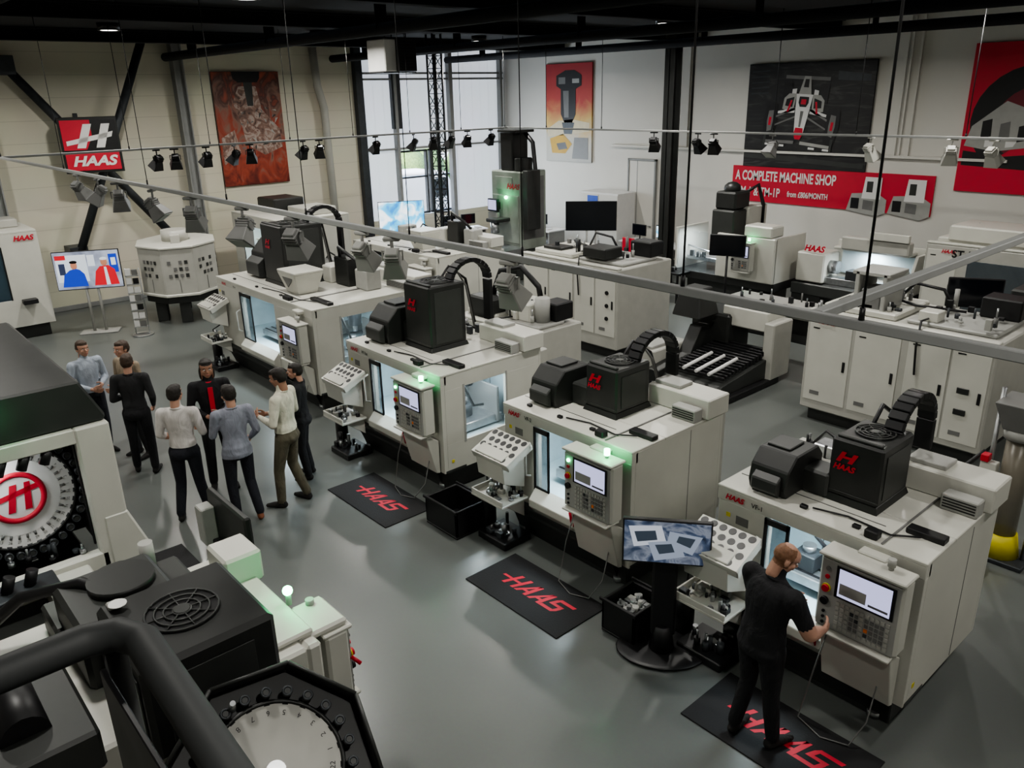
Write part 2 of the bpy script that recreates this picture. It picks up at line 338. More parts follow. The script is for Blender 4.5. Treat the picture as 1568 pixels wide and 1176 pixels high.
def car(cx,cz,s,kx=.10):
    # kx shears the picture slightly so the car is seen three-quarter
    def q(pts,m,k): vp(p,[(cx+a*s*.85+b_*s*kx,cz+b_*s-a*s*.06) for a,b_ in pts],m,k)
    for sx in (-1,1):
        q([(sx*1.18,.15),(sx*1.0,.24),(sx*.82,.2),(sx*.78,-.1),(sx*.8,-.55),(sx*.98,-.66),(sx*1.16,-.58),(sx*1.22,-.2)],BLACK,3)
        q([(sx*1.08,.05),(sx*.92,.07),(sx*.90,-.2),(sx*.92,-.42),(sx*1.06,-.46),(sx*1.1,-.2)],GREY,4); q([(sx*1.04,-.1),(sx*.96,-.1),(sx*.96,-.3),(sx*1.04,-.3)],RED,5)
        q([(sx*.82,-.1),(sx*.82,-.05),(sx*.2,.2),(sx*.2,.13)],GREY,4); q([(sx*.82,-.3),(sx*.82,-.26),(sx*.2,-.02),(sx*.2,-.07)],GREY,4)
        q([(sx*.25,.5),(sx*.5,.5),(sx*.64,.38),(sx*.66,.12),(sx*.3,.05)],LGREY,3); q([(sx*.32,.42),(sx*.56,.36),(sx*.58,.2),(sx*.34,.18)],BLACK,4)
        q([(sx*.72,.75),(sx*.45,.75),(sx*.42,.3),(sx*.72,.3)],BLACK,2)
        q([(sx*.1,-.62),(sx*1.1,-.66),(sx*1.1,-.73),(sx*.1,-.70)],LGREY if sx>0 else GREY,5); q([(sx*1.04,-.5),(sx*1.12,-.5),(sx*1.12,-.8),(sx*1.04,-.8)],CHAR2,6)
        q([(sx*.36,.34),(sx*.42,.34),(sx*.5,.06),(sx*.44,.06)],RED,5)
    q([(-.7,.92),(.7,.92),(.7,.84),(-.7,.84)],GREY,3); q([(-.10,.92),(.10,.92),(.2,.5),(-.2,.5)],LGREY,4); q([(-.06,.85),(.06,.85),(.08,.66),(-.08,.66)],BLACK,5)
    q([(-.26,.5),(.26,.5),(.22,.1),(.15,-.4),(.1,-.55),(-.1,-.55),(-.15,-.4),(-.22,.1)],WPRINT,5); q([(-.15,.44),(.15,.44),(.16,.3),(.1,.2),(-.1,.2),(-.16,.3)],BLACK,6); q([(-.08,.38),(.08,.38),(.08,.26),(-.08,.26)],RED,7)
    q([(-.12,-.3),(.12,-.3),(.15,-.45),(.08,-.58),(-.08,-.58),(-.15,-.45)],RED,6); q([(-.05,.1),(.05,.1),(.03,-.28),(-.03,-.28)],GREY,6)
    for sx in (-.95,-.5,.5,.95): q([(sx-.1,-.74),(sx+.1,-.74),(sx+.1,-.79),(sx-.1,-.79)],WPRINT,6)
    for sx in (-1,1): q([(sx*.24,.16),(sx*.78,.06),(sx*.78,.0),(sx*.24,.05)],WPRINT,4); q([(sx*.28,.62),(sx*.42,.6),(sx*.42,.5),(sx*.28,.5)],WPRINT,4)
car(-10.75,4.2,.98)
for i in range(5): vp(p,[(-12.2,4.7+i*.13),(-11.7,4.72+i*.13),(-11.7,4.75+i*.13),(-12.2,4.73+i*.13)],DSTEEL,1)
vp(p,[(-9.9,5.2),(-9.1,5.1),(-9.1,4.95),(-9.9,5.0)],DSTEEL,1); vp(p,[(-12.25,3.15),(-9.05,3.0),(-9.05,3.1),(-12.25,3.3)],CHAR2,1)
p.finish()
p=poster('poster_engine',-6.97,2.65,-4.4,5.63,REDT)
pts=[(-5.7+1.15*math.cos(a),4.1+1.1*math.sin(a)) for a in [i*math.pi/14 for i in range(2,19)]]
pts2=[(-5.6+.8*math.cos(a),4.05+.75*math.sin(a)) for a in [i*math.pi/14 for i in range(18,1,-1)]]
vp(p,pts+pts2,BLACK,1); vp(p,pts2[::-1],pm('poster_maroon',(.14,.01,.02),.6),1)
vp(p,[(-6.8,4.0),(-6.2,4.5),(-5.4,4.2),(-4.5,3.9),(-4.5,3.5),(-5.6,3.6),(-6.3,3.5),(-6.9,3.6)],LGREY,2)
for i in range(6): vp(p,[(-6.6+i*.35,4.1-i*.05),(-6.42+i*.35,4.15-i*.05),(-6.4+i*.35,3.8-i*.03),(-6.6+i*.35,3.75-i*.03)],GREY if i%2 else BLACK,3)
for i in range(5): vp(p,[(-6.5+i*.4,3.72-i*.02),(-6.3+i*.4,3.72-i*.02),(-6.35+i*.4,3.6),(-6.5+i*.4,3.58)],WPRINT,3)
vp(p,[(-6.9,3.5),(-6.1,3.4),(-5.2,3.5),(-4.5,3.3),(-4.5,3.1),(-6.9,3.2)],BLACK,2)
p.finish()
p=B('wall_banner'); p.box(-12.6,VF-.04,2.03,-7.38,WB,2.93,REDT,.002)
yb=VF-.048
p.text('A COMPLETE MACHINE SHOP',.34,(-12.5,yb,2.68),(1,0,0),(0,0,1),WPRINT,off=.009,align='LEFT',sx=.62)
p.text('TM-1 & TM-1P',.31,(-12.45,yb,2.28),(1,0,0),(0,0,1),WPRINT,off=.006,align='LEFT',sx=.68)
p.text('from £806/MONTH',.19,(-10.95,yb,2.28),(1,0,0),(0,0,1),WPRINT,off=.005,align='LEFT',sx=.70)
for x in (-9.35,-8.35):
    def q(pts,m,k=0): p.poly([(x+a,yb-.003*k,1.88+b_) for a,b_ in pts],m)
    q([(.0,.15),(.75,.05),(.95,.15),(.95,.45),(.7,.6),(.1,.55)],LGREY,1); q([(.35,.45),(.8,.45),(.8,.95),(.4,.95)],WPRINT,2); q([(.1,.2),(.3,.2),(.3,.45),(.1,.45)],BLACK,2); q([(.4,.2),(.65,.18),(.65,.4),(.4,.42)],GREY,3); q([(.45,.6),(.6,.6),(.6,.85),(.45,.85)],CHAR2,3)
p.finish()
s=B('illuminated_wall_sign',(UL+1.0,5.6,3.95)); s.M=Matrix.Rotation(math.radians(-14),4,'Z')
s.box(-.5,-.62,-.62,0,.62,.62,CHAR,.01)
s.box(0,-.57,-.56,.02,.58,.56,BLACK,.002); s.poly([(.022,-.57,.56),(.022,.05,.56),(.022,.05,.2),(.022,-.1,-.1),(.022,-.57,-.1)],REDT); s.poly([(.022,-.57,-.15),(.022,.56,-.15),(.022,.56,-.56),(.022,-.57,-.56)],REDT)
def sg(pts): s.poly([(.03,a,b_) for a,b_ in pts],WPRINT)
sg([(-.1,.47),(.08,.47),(-.12,-.06),(-.3,-.06)]); sg([(.28,.47),(.46,.47),(.28,-.06),(.1,-.06)]); sg([(-.5,.1),(.5,.3),(.46,.18),(-.5,0)])
s.text('HAAS',.3,(.035,.0,-.36),(0,1,0),(0,0,1),WPRINT,shear=.3,off=.012,sx=1.2)
s.M=Matrix.Identity(4); s.box(-1.0,-.1,-.1,-.3,.1,.1,DSTEEL); s.box(-.9,-.05,-.7,-.85,.05,.7,DSTEEL)
s.finish()

# ------------------------------------------------------------------ lighting track
ZT=4.0
def rail(x0,y0,x1,y1):
    t=B('lighting_rail'); t.box(x0,y0,ZT-.02,x1,y1,ZT+.02,CONC,.004); t.finish()
rail(-17,2.98,.6,3.02); rail(-17,14.97,-1.5,15.03); rail(-17.03,3.02,-16.97,14.97); rail(-1.57,3.02,-1.52,14.97)
def cable(u,v,r):
    t=B('suspension_cable'); t.cyl((u,v,ZT+.02),(u,v,HC-.03),r,BLACK,seg=6); t.cyl((u,v,ZT+.02),(u,v,ZT+.07),r*2.2,BLACK,seg=8); t.finish()
for u,r in ((-16.9,.005),(-12.8,.004),(-9.4,.004),(-7.3,.004),(-5.8,.004),(-4.4,.003),(-3.3,.003),(-2.2,.005),(-1.35,.0055)): cable(u,3,r)
for v in (5.2,6.8,8.6,10.2,11.8,13.4,14.9): cable(-17,v,.007)
for u in (-15.5,-13.6,-11,-9,-7.3,-5.4,-3.2): cable(u,15,.008)
for v in (5.9,9,12.2): cable(-1.54,v,.008)
def spot(u,v,ang,mat,sc=1.0):
    b_=B('track_spotlight',(u,v,ZT-.021),ang)
    b_.box(-.06*sc,-.02,-.03,.06*sc,.02,0,mat); b_.cyl((0,0,0),(0,0,-.1*sc),.012,mat,seg=8)
    b_.box(-.075*sc,-.01,-.16*sc,-.065*sc,.01,-.09*sc,mat,.002); b_.box(.065*sc,-.01,-.16*sc,.075*sc,.01,-.09*sc,mat,.002); b_.box(-.075*sc,-.01,-.1*sc,.075*sc,.01,-.09*sc,mat,.002)
    M=Matrix.Translation((0,0,-.16*sc))@Matrix.Rotation(math.radians(35),4,'X')
    b_.frustum((-.055*sc,-.045*sc,.055*sc,.045*sc),(-.04*sc,-.035*sc,.04*sc,.035*sc),0,.09*sc,mat,M=M)
    b_.frustum((-.085*sc,-.075*sc,.085*sc,.075*sc),(-.055*sc,-.045*sc,.055*sc,.045*sc),-.12*sc,0,mat,M=M)
    for i in range(3): b_.box(-.05*sc,-.05*sc,(.02+.02*i)*sc,.05*sc,.05*sc,(.028+.02*i)*sc,mat,.001,M=M)
    b_.box(-.07*sc,-.06*sc,-.124*sc,.07*sc,.06*sc,-.12*sc,LGREY,.001,M=M)
    b_.finish()
for i,u in enumerate((-12.2,-11.3,-10.5,-9.3,-8.2,-7.0,-6.05)): spot(u,3,[.3,2.6,1.2,-.8,.9,3.6,.5][i],GREY,1.2)
for i,u in enumerate((-5.0,-4.62,-3.42)): spot(u,3,[.3,.8,.2][i],LGREY,1.0)
for i,v in enumerate((5.7,6.05,6.7,7.3,7.65,8.9,9.3,10.8,11.9,12.5,13.05,13.6,14.4)): spot(-17,v,1.57+[.4,-.3,.2,.7,-.5][i%5],BLACK,1.4)
for i,u in enumerate((-12,-10.8,-10.4,-9,-7.0,-5.6,-4.95,-3.9)): spot(u,15,[.4,-.3,.2,3.0,-.5][i%5],[BLACK,BLACK,BLACK,GREY,WHITE2][min(i,4)],1.5)
t=B('lattice_truss_mast',(-17.6,13.1,0))
for x,y in ((-.13,-.13),(.13,-.13),(.13,.13),(-.13,.13)): t.cyl((x,y,0),(x,y,HC),.028,DSTEEL,seg=8)
z=.1; fl=0
while z<HC-.3:
    for a,b_ in (((-.13,-.13),(.13,-.13)),((.13,-.13),(.13,.13)),((.13,.13),(-.13,.13)),((-.13,.13),(-.13,-.13))):
        if fl: a,b_=b_,a
        t.cyl((*a,z),(*b_,z+.3),.012,DSTEEL,seg=6); t.cyl((*a,z),(*b_,z),.01,DSTEEL,seg=6)
    z+=.3; fl=1-fl
t.box(-.25,-.25,0,.25,.25,.03,DSTEEL); t.finish()
a=B('ceiling_air_heater',(-17.6,11.75,5.42)); a.box(-.35,-.4,0,.42,.45,.72,WPRINT,.02); a.box(.42,-.1,.0,.55,.42,.72,CHAR,.01); a.box(-.3,-.45,-.03,.4,.5,0,CHAR)
for i in range(9): a.box(.55,-.05,.06+i*.07,.57,.37,.08+i*.07,BLACK,.002)
for x in (-.3,.3):
    for y in (-.3,.3): a.cyl((x,y,.72),(x,y,.87),.015,BLACK,seg=6)
a.finish()

# ------------------------------------------------------------------ CNC machines
def pendant(g,x,y,z,w=.64,h=.62,d=.17,tilt=0.0,beacon=True):
    M=Matrix.Translation((x,y,z))@Matrix.Rotation(tilt,4,'X')
    g.box(0,-d,0,w,0,h,WHITE,.02,M=M)
    g.box(.02,-d-.012,h*.02,w-.02,-d,h-.02,LGREY,.006,M=M)
    f=-d-.014
    g.box(w*.22,f-.006,h*.50,w*.92,f,h*.94,BLACK,.004,M=M); g.box(w*.26,f-.009,h*.53,w*.88,f-.006,h*.91,SCREEN,0,M=M)
    g.box(w*.28,f-.011,h*.57,w*.6,f-.009,h*.72,LGREY,0,M=M); g.box(w*.63,f-.011,h*.57,w*.86,f-.009,h*.6,GREY,0,M=M)
    for r in range(6):
        for c_ in range(11):
            xx=w*.26+c_*w*.06; zz=h*.06+r*h*.068
            m=GREY if (r+c_)%7 else DSTEEL
            if (r+c_*3)%17==3: m=ORANGE
            g.box(xx,f-.006,zz,xx+w*.042,f,zz+h*.045,m if (c_>2 and (r*c_)%5) else WHITE2,0,M=M)
    g.cyl((w*.12,f-.03,h*.58),(w*.12,f,h*.58),.028,RED,seg=14,M=M); g.cyl((w*.12,f-.01,h*.58),(w*.12,f,h*.58),.036,YEL,seg=14,M=M)
    g.cyl((w*.12,f-.025,h*.40),(w*.12,f,h*.40),.032,BLACK,seg=14,M=M); g.cyl((w*.12,f-.012,h*.85),(w*.12,f,h*.85),.018,GREENL if beacon else GREY,seg=10,M=M)
    g.cyl((w*.12,f-.012,h*.74),(w*.12,f,h*.74),.018,RED,seg=10,M=M)
    for i in range(3): g.cyl((w*.12,f-.01,h*(.08+.08*i)),(w*.12,f,h*(.08+.08*i)),.013,BLACK,seg=8,M=M)
    g.box(-.01,-d-.03,h,w+.01,.02,h+.03,WHITE,.01,M=M)
    g.cyl((w*.75,-d*.4,h+.03),(w*.75,-d*.4,h+.06),.02,LGREY,seg=12,M=M); g.cyl((w*.75,-d*.4,h+.06),(w*.75,-d*.4,h+.12),.03,GREENL if beacon else LGREY,seg=12,M=M)
    g.box(0.02,-d-.06,-.03,w-.02,-.02,0,WHITE,.01,M=M)
    return M@V3((w*.75,-d*.4,h+.2))

def tool_tray(g,x,y,z,w=.60,d=.40,tilt=.42,rows=4,cols=6):
    M=Matrix.Translation((x,y,z))@Matrix.Rotation(tilt,4,'X')
    g.box(0,-d,0,w,0,.02,WHITE,.004,M=M)
    g.box(0,-d,-.07,w,-d+.015,0,WHITE,.004,M=M); g.box(0,-d,-.07,.015,0,0,WHITE,.004,M=M); g.box(w-.015,-d,-.07,w,0,0,WHITE,.004,M=M)
    for r in range(rows):
        for c_ in range(cols):
            if c_==cols-1 and r%2: continue
            xx=(c_+.55+(r%2)*.5)*w/(cols+.2); yy=-(r+.5)*d/rows
            g.disc((xx,yy,.0205),min(w/cols,d/rows)*.36,(0,0,1),BLACK,seg=14,M=M,th=.003)
    g.prism([(y-d*.8,z-.42),(y-.02,z-.55),(y,z-.0),(y-d*.9,z-.12)],'x',x+.05,x+w-.1,WHITE)

def clutter(g,x0,y0,x1,y1,z,n,mats,hmax=.12):
    for i in range(n):
        x=random.uniform(x0,x1); y=random.uniform(y0,y1); k=random.random(); m=random.choice(mats); h=random.uniform(.03,hmax)
        if k<.4: g.cyl((x,y,z),(x,y,z+h),random.uniform(.012,.035),m,seg=10)
        elif k<.7: g.cyl((x,y,z),(x,y,z+h*.5),.03,m,seg=10); g.cyl((x,y,z+h*.5),(x,y,z+h),.012,STEEL,seg=8)
        else: g.box(x-.04,y-.03,z,x+.04,y+.03,z+h*.6,m,.004)

def fan_grille(g,cx,cy,z,R,M=None):
    g.disc((cx,cy,z),R,(0,0,1),BLACK,seg=28,M=M)
    for k in range(4): g.ring((cx,cy,z+.012),R*(.25+.25*k),.006,(0,0,1),CHAR2,24,M=M)
    for k in range(8):
        a=k*math.pi/4; g.cyl((cx,cy,z+.012),(cx+R*math.cos(a),cy+R*math.sin(a),z+.012),.005,CHAR2,seg=5,M=M)
    g.cyl((cx,cy,z),(cx,cy,z+.02),R*.22,CHAR2,seg=14,M=M)

def mill(name,U,V,W,D,H,sidewin=False,label='VF-2',light=10,door=1,pend=True,zb=.32,head=True,tray=True,beacon=True,mist=False,hx=.13,mx=.42,hy=.3,my=.48,bw=.48,bd=.6,bh=.6,hs=1.0,seed=1):
    random.seed(seed)
    g=B(name,(U,V,0)); th=.04
    g.box(.08,.12,0,W-.12,D-.1,zb+.02,CHAR,.01); g.prism([(.0,zb),(.0,zb+.18),(-.03,zb+.12),(.12,.05),(.2,.05),(.1,zb)],'x',.1,W-.25,CHAR)
    for x in (.15,W-.25):
        for y in (.15,D-.2): g.cyl((x,y,0),(x,y,.06),.06,STEEL,seg=12)
    ox0=W*.28; ox1=W*.64; Hr=H-.03
    g.box(0,0.09,zb,th,D-th,Hr,WHITE,.004)
    if sidewin:
        y0,y1,z0,z1=D*.22,D*.62,zb+.38,H-.22
        g.box(W-th,0.06,zb,W,D-th,z0,WHITE,.002); g.box(W-th,0.06,z1,W,D-th,Hr,WHITE,.002); g.box(W-th,0.06,z0,W,y0,z1,WHITE,.002); g.box(W-th,y1,z0,W,D-th,z1,WHITE,.002)
        g.box(W-th*.6,y0,z0,W-th*.4,y1,z1,CGLASS,0)
        g.box(W,y0-.03,z0-.03,W+.006,y0,z1+.03,LGREY,0); g.box(W,y1,z0-.03,W+.006,y1+.03,z1+.03,LGREY,0)
        g.box(W-th-.03,y0,z1+.0,W-th-.01,y1,z1+.03,STRIP,0)
        g.tube([(W-.2,y0+.1,z1),(W-.15,y0+.25,z0+.35),(W-.2,y0+.45,z0+.3)],.02,BLACK,6)
        # fixture and spindle nose seen through the side window
        g.box(W-.75,y0-.05,z0-.02,W-.2,y1+.1,z0+.10,STEEL,.01); g.cyl((W-.5,(y0+y1)/2,z0+.10),(W-.5,(y0+y1)/2,z0+.26),.13,DSTEEL,seg=20); g.cyl((W-.5,(y0+y1)/2,z0+.26),(W-.5,(y0+y1)/2,z0+.34),.07,STEEL,seg=16)
        g.cyl((W-.55,(y0+y1)/2+.1,z0+.5),(W-.55,(y0+y1)/2+.1,Hr),.11,DSTEEL,r1=.15,seg=20); g.cyl((W-.55,(y0+y1)/2+.1,z0+.38),(W-.55,(y0+y1)/2+.1,z0+.5),.04,STEEL,seg=12); g.box(W-.9,y1-.02,z0,W-.15,y1+.02,z0+.5,GREY,.01)
    else:
        g.box(W-th,0.06,zb,W,D-th,Hr,WHITE,.002)
        g.box(W,D*.62,zb+.02,W+.003,D*.62+.006,Hr-.02,GREY,0)
    g.box(W,.02,zb+.0,W+.004,.35,zb+.03,CHAR2,0); g.box(W,.12,zb+.12,W+.004,.16,zb+.16,YEL,0)
    g.box(0,D-th,zb,W,D,Hr,WHITE,.002)
    g.prism([(0.0,.05),(.02,.0),(ox0-.03,0),(ox0,.04),(ox0,.09),(0,.09)],'z',zb+.12,H-.14,WHITE,.003)
    g.box(.1,-.004,H-.28,.14,-.0,H-.24,YEL,0); g.box(.2,-.004,H-.32,.32,-.0,H-.24,GREY,0); g.box(.12,-.004,H-.42,.3,0,H-.40,GREY,0)
    g.box(0,0.0,H-.14,W,.09,Hr,WHITE,.003)
    g.box(ox1,0,zb,W,.06,H-.14,WHITE,.003)
    g.box(ox0,0,zb+.1,ox1,.05,zb+.40,WHITE,.01)
    g.prism([(0,zb+.1),(0,zb+.45),(-.12,zb+.32),(-.12,zb+.24)],'x',ox0,ox1,WHITE)
    g.box(th,.1,zb+.3,W-th,D-th,zb+.34,INNER,0); g.box(th+.002,.1,zb+.34,th+.012,D-.35,H-.1,INNER,0); g.box(th,D-.38,zb+.34,W-th,D-.36,H-.1,INNER,0)
    for i in range(4): g.box(th+.1+i*(W-.3)/4,D-.385,zb+.36,th+.11+i*(W-.3)/4,D-.38,H-.12,GREY,0)
    tx=(ox0+ox1)/2
    g.box(ox0-.05,.35,zb+.42,ox1+.4,.75,zb+.52,STEEL,.01)
    for i in range(3): g.box(ox0-.05,.4+i*.12,zb+.52,ox1+.4,.43+i*.12,zb+.524,BLACK,0)
    g.box(tx,.45,zb+.52,tx+.22,.65,zb+.64,STEEL,.01); g.box(tx+.02,.38,zb+.52,tx+.1,.45,zb+.58,DSTEEL,.01)
    g.box(tx-.28,.42,zb+.52,tx-.08,.62,zb+.68,DSTEEL,.01); g.cyl((tx-.18,.52,zb+.68),(tx-.18,.52,zb+.74),.06,STEEL,seg=14)
    g.cyl((tx+.1,.6,zb+.85),(tx+.1,.6,H-.03),.09,DSTEEL,r1=.12); g.cyl((tx+.1,.6,zb+.7),(tx+.1,.6,zb+.85),.03,STEEL)
    for i in range(4): g.cyl((tx+.1+.1*math.cos(i*1.6),.6+.1*math.sin(i*1.6),zb+.78),(tx+.1+.13*math.cos(i*1.6),.6+.13*math.sin(i*1.6),zb+.95),.01,ORANGE,seg=6)
    g.box(tx-.15,.6,zb+.4,tx+.35,D-.38,zb+.5,GREY,.01)
    g.tube([(tx-.1,.4,H-.15),(tx-.05,.35,zb+.95),(tx+.02,.45,zb+.8)],.018,BLACK,6)
    g.box(ox0+.02,.12,H-.16,ox1+.1,.16,H-.145,STRIP,0)
    if door:
        dx0=ox0-.02; dx1=ox0+(ox1-ox0)*.33
        a,b_=dx0,dx1
        g.box(a,-.02,zb+.4,a+.03,.0,H-.14,BLACK,.004); g.box(b_-.03,-.02,zb+.4,b_,.0,H-.14,BLACK,.004)
        g.box(a,-.02,zb+.4,b_,.0,zb+.45,BLACK,.004); g.box(a,-.02,H-.2,b_,.0,H-.14,BLACK,.004); g.box(a,-.012,zb+.4,b_,-.008,H-.16,GLASS,0)
        g.tube([(dx0-.05,-.02,zb+.55),(dx0-.05,-.09,zb+.58),(dx0-.05,-.09,zb+.92),(dx0-.05,-.02,zb+.95)],.014,WHITE2,8)
    g.box(-.004,-.004,Hr,W+.004,.5,H,WHITE,.006); g.box(-.004,.505,Hr,W*.28,D+.004,H,WHITE,.006); g.box(W*.28+.004,.505,Hr,W+.004,D+.004,H,WHITE,.006)
    g.box(W*.80,0.02,H,W*.81,D*.75,H+.012,GREY,.003); g.box(W*.02,.3,H,W*.75,.306,H+.006,GREY,.001)
    for i in range(3): g.box(W*.15+i*W*.25,.1,H,W*.15+i*W*.25+.06,.14,H+.03,BLACK,.004)
    g.box(W*.83,.32,H,W*.99,.42,H+.05,BLACK,.006); g.box(W*.72,.03,H,W*.78,.12,H+.07,BLACK,.01)
    g.tube([(W*.45,.15,H+.015),(W*.6,.22,H+.015),(W*.8,.18,H+.015),(W*.9,.3,H+.02)],.008,BLACK,6)
    if head:
        g.M=Matrix.Translation((W*hx,hy,H))
        g.prism([(0,0),(-.03,.1*hs),(.0,.28*hs),(.14*hs,.42*hs),(.55*hs,.42*hs),(.66*hs,.3*hs),(.66*hs,0)],'x',0,.42*hs,CHAR,.012)
        g.prism([(-.02,.0),(-.02,.24*hs),(-.1*hs,.18*hs),(-.1*hs,.05)],'x',.06,.36*hs,CHAR2,.01)
        g.box(.04,.2*hs,.42*hs,.3*hs,.48*hs,.445*hs,CHAR2,.006)
        g.box(.42*hs-.02,.25,0,W*(mx-hx)+.02,.5,.26*hs,CHAR2,.02)
        g.M=Matrix.Translation((W*mx,my,H))
        g.frustum((-.02,-.02,bw+.02,bd+.02),(0,0,bw,bd),0,.06,CHAR,.004); g.box(0,0,.05,bw,bd,bh,CHAR,.02)
        g.box(-.005,-.006,.09,bw+.005,0,.1,CHAR2,.002)
        g.box(bw,.08,.1,bw+.006,bd-.08,bh-.08,CHAR2,.002)
        fan_grille(g,bw*.5,bd*.55,bh+.001,min(bw,bd)*.36)
        g.box(.03,.02,bh,bw-.03,.07,bh+.03,CHAR2,.01)
        lx=bw*.3; lz=bh*.68
        g.text('HAAS',.07,(lx,-.014,lz-.06),(1,0,0),(0,0,1),RED,shear=.3,off=.003); g.text('H',.12,(lx,-.014,lz+.03),(1,0,0),(0,0,1),RED,shear=.3,off=.005,sx=1.7)
        ar=[(bw*.72,bd*.75+.34*(1-math.cos(a)),bh-.06+.3*math.sin(a)) for a in [i*math.pi/12 for i in range(13)]]
        ar+= [(bw*.72,bd*.75+.68,.2)]
        for i in range(len(ar)-1):
            p0=V3(ar[i]);p1=V3(ar[i+1]); d=(p1-p0); Mx=Matrix.Translation((p0+p1)/2)@d.to_track_quat('Y','Z').to_matrix().to_4x4()
            L=d.length*.47; g.box(-.075,-L,-.03,.075,L,.03,BLACK,.006,M=Mx)
        g.tube([(.1,bd*.85,bh*.9),(.1,bd+.1,bh+.12),(.15,bd+.35,bh*.9),(.2,bd+.45,.15)],.02,BLACK,6)
        g.tube([(.2,bd*.85,bh*.9),(.2,bd+.15,bh+.08),(.22,bd+.3,bh*.8),(.25,bd+.4,.1)],.015,GREY,6)
        g.M=Matrix.Identity(4)
    g.box(W*.60,D-.35,H,W+.05,D+.02,H+.22,WHITE,.012); g.box(W*.62,D-.28,H+.22,W*.8,D-.05,H+.26,LGREY,.006)
    g.box(W*.84,D-.52,H,W*1.0,D-.38,H+.14,LGREY,.01)
    for i in range(4): g.box(W*.85,D-.525,H+.03+i*.025,W*.99,D-.52,H+.04+i*.025,BLACK,0)
    g.box(W*.1,D-.02,.25,W*.9,D+.35,H-.15,WHITE2,.015)
    g.box(W*.15,D-.3,H,W*.35,D-.1,H+.12,STEEL,.01)
    clutter(g,W*.05,D-.35,W*.58,D-.1,H,12,[BLACK,STEEL,GREY,DSTEEL],.2)
    g.tube([(W*.1,D-.2,H+.02),(W*.2,D-.25,H+.25),(W*.35,D-.2,H+.1),(W*.45,D-.1,H+.02)],.016,BLACK,6)
    if mist:
        g.frustum((W*.60,.35,W*.71,.7),(W*.57,.25,W*.74,.8),H,H+.36,WHITE,.01)
        g.box(W*.57,.25,H+.36,W*.74,.8,H+.40,WHITE,.01); g.prism([(W*.60,H+.3),(W*.71,H+.3),(W*.655,H+.12)],'y',.27,.29,GREY,.002)
        g.box(W*.78,1.3,H,W*.88,1.6,H+.35,LGREY,.02); g.box(W*.02,1.2,H,W*.1,1.6,H+.2,LGREY,.02); g.box(W*.5,1.2,H,W*.6,1.7,H+.3,WHITE,.02)
        g.box(W*.62,1.25,H,W*.74,1.5,H+.5,CHAR,.02); g.tube([(W*.66,1.3,H+.5),(W*.7,1.2,H+.7),(W*.8,1.3,H+.5),(W*.83,1.4,H+.35)],.03,BLACK,6)
    g.text('HAAS',.07,(ox0*.35,-.014,H-.085),(1,0,0),(0,0,1),RED,shear=.3,off=.003)
    g.text(label,.06,(ox0*.8,-.014,H-.085),(1,0,0),(0,0,1),BLACK,off=.001)
    if pend:
        px=W-.67
        g.box(px+.2,-.1,H-.1,px+.42,.05,H-.05,WHITE,.01)
        g.tube([(px+.3,-.05,H-.08),(px+.3,-.1,H-.3)],.04,WHITE2,10)
        bp=pendant(g,px,-.08,zb+.58,beacon=beacon)
        g.prism([(-.02,zb),(-.02,zb+.45),(-.2,zb+.56),(-.2,zb+.50),(-.08,zb+.02)],'x',px+.04,px+.6,WHITE)
        for i in range(9): g.box(px+.2+.035*i,-.090,zb+.06,px+.215+.035*i,-.082,zb+.12+.02*(i%3),GREY,0)
        g.tube([(px+.1,-.2,zb+.5),(px+.08,-.3,zb+.2),(px+.02,-.35,.03),(px+.25,-.42,.02),(px+.45,-.35,.03),(px+.5,-.2,.2),(px+.5,-.08,zb+.3)],.006,GREY,6)
        g.tube([(px-.02,-.06,zb+.5),(px-.04,-.12,zb+.4),(px-.02,-.1,zb+.25)],.02,RED,8)
    if tray:
        tool_tray(g,-.12,-.02,H-.36)
        g.box(-.12,-.42,zb+.25,.42,-.02,zb+.28,WHITE,.006); g.box(-.12,-.42,zb+.28,.42,-.40,zb+.34,WHITE,.004); g.box(-.12,-.42,zb+.28,-.10,-.02,zb+.34,WHITE,.004)
        g.prism([(-.02,zb),(-.02,zb+.25),(-.35,zb+.25)],'x',.0,.05,WHITE)
        g.prism([(-.02,zb),(-.02,zb+.25),(-.35,zb+.25)],'x',.3,.35,WHITE)
        clutter(g,-.06,-.36,.36,-.08,zb+.28,22,[BLACK,STEEL,DSTEEL,GREY,WHITE2],.13)
        g.box(-.1,-.36,.0,.38,.05,.09,BLACK,.01); clutter(g,-.05,-.3,.3,0,.09,12,[BLACK,DSTEEL,STEEL],.2)
        g.cyl((-.2,-.1,0),(-.2,-.1,.45),.09,BLACK,seg=14)
        g.tube([(-.2,-.1,.45),(-.15,-.15,.7),(-.02,-.05,.8)],.012,BLACK,6)
    ob=g.finish()
    if light: arealight('machine_work_light',(tx+.05,.3,H-.17),.5,light,(.78,.93,1),parent=ob,shape='RECTANGLE',sy=.2)
    if light and sidewin: arealight('machine_work_light',(W-.35,D*.42,H-.12),.3,light*.6,(.78,.93,1),parent=ob,shape='RECTANGLE',sy=.3)
    if pend and beacon:
        ptlight('beacon_glow',tuple(bp),1.8,(.1,1,.35),.03,parent=ob).data.specular_factor=.25
    return ob
mill('vertical_machining_center',-3.54,5.5,1.78,1.42,1.62,label='VF-1',beacon=False,light=26,hx=.12,hy=.14,hs=.85,mx=.43,my=.42,bw=.43,bd=.55,bh=.56,seed=11)
mill('vertical_machining_center',-6.36,5.45,1.88,1.5,1.62,label='VF-2',light=26,hx=.09,hy=.28,hs=.95,mx=.42,my=.5,bw=.44,bd=.55,bh=.53,seed=12)
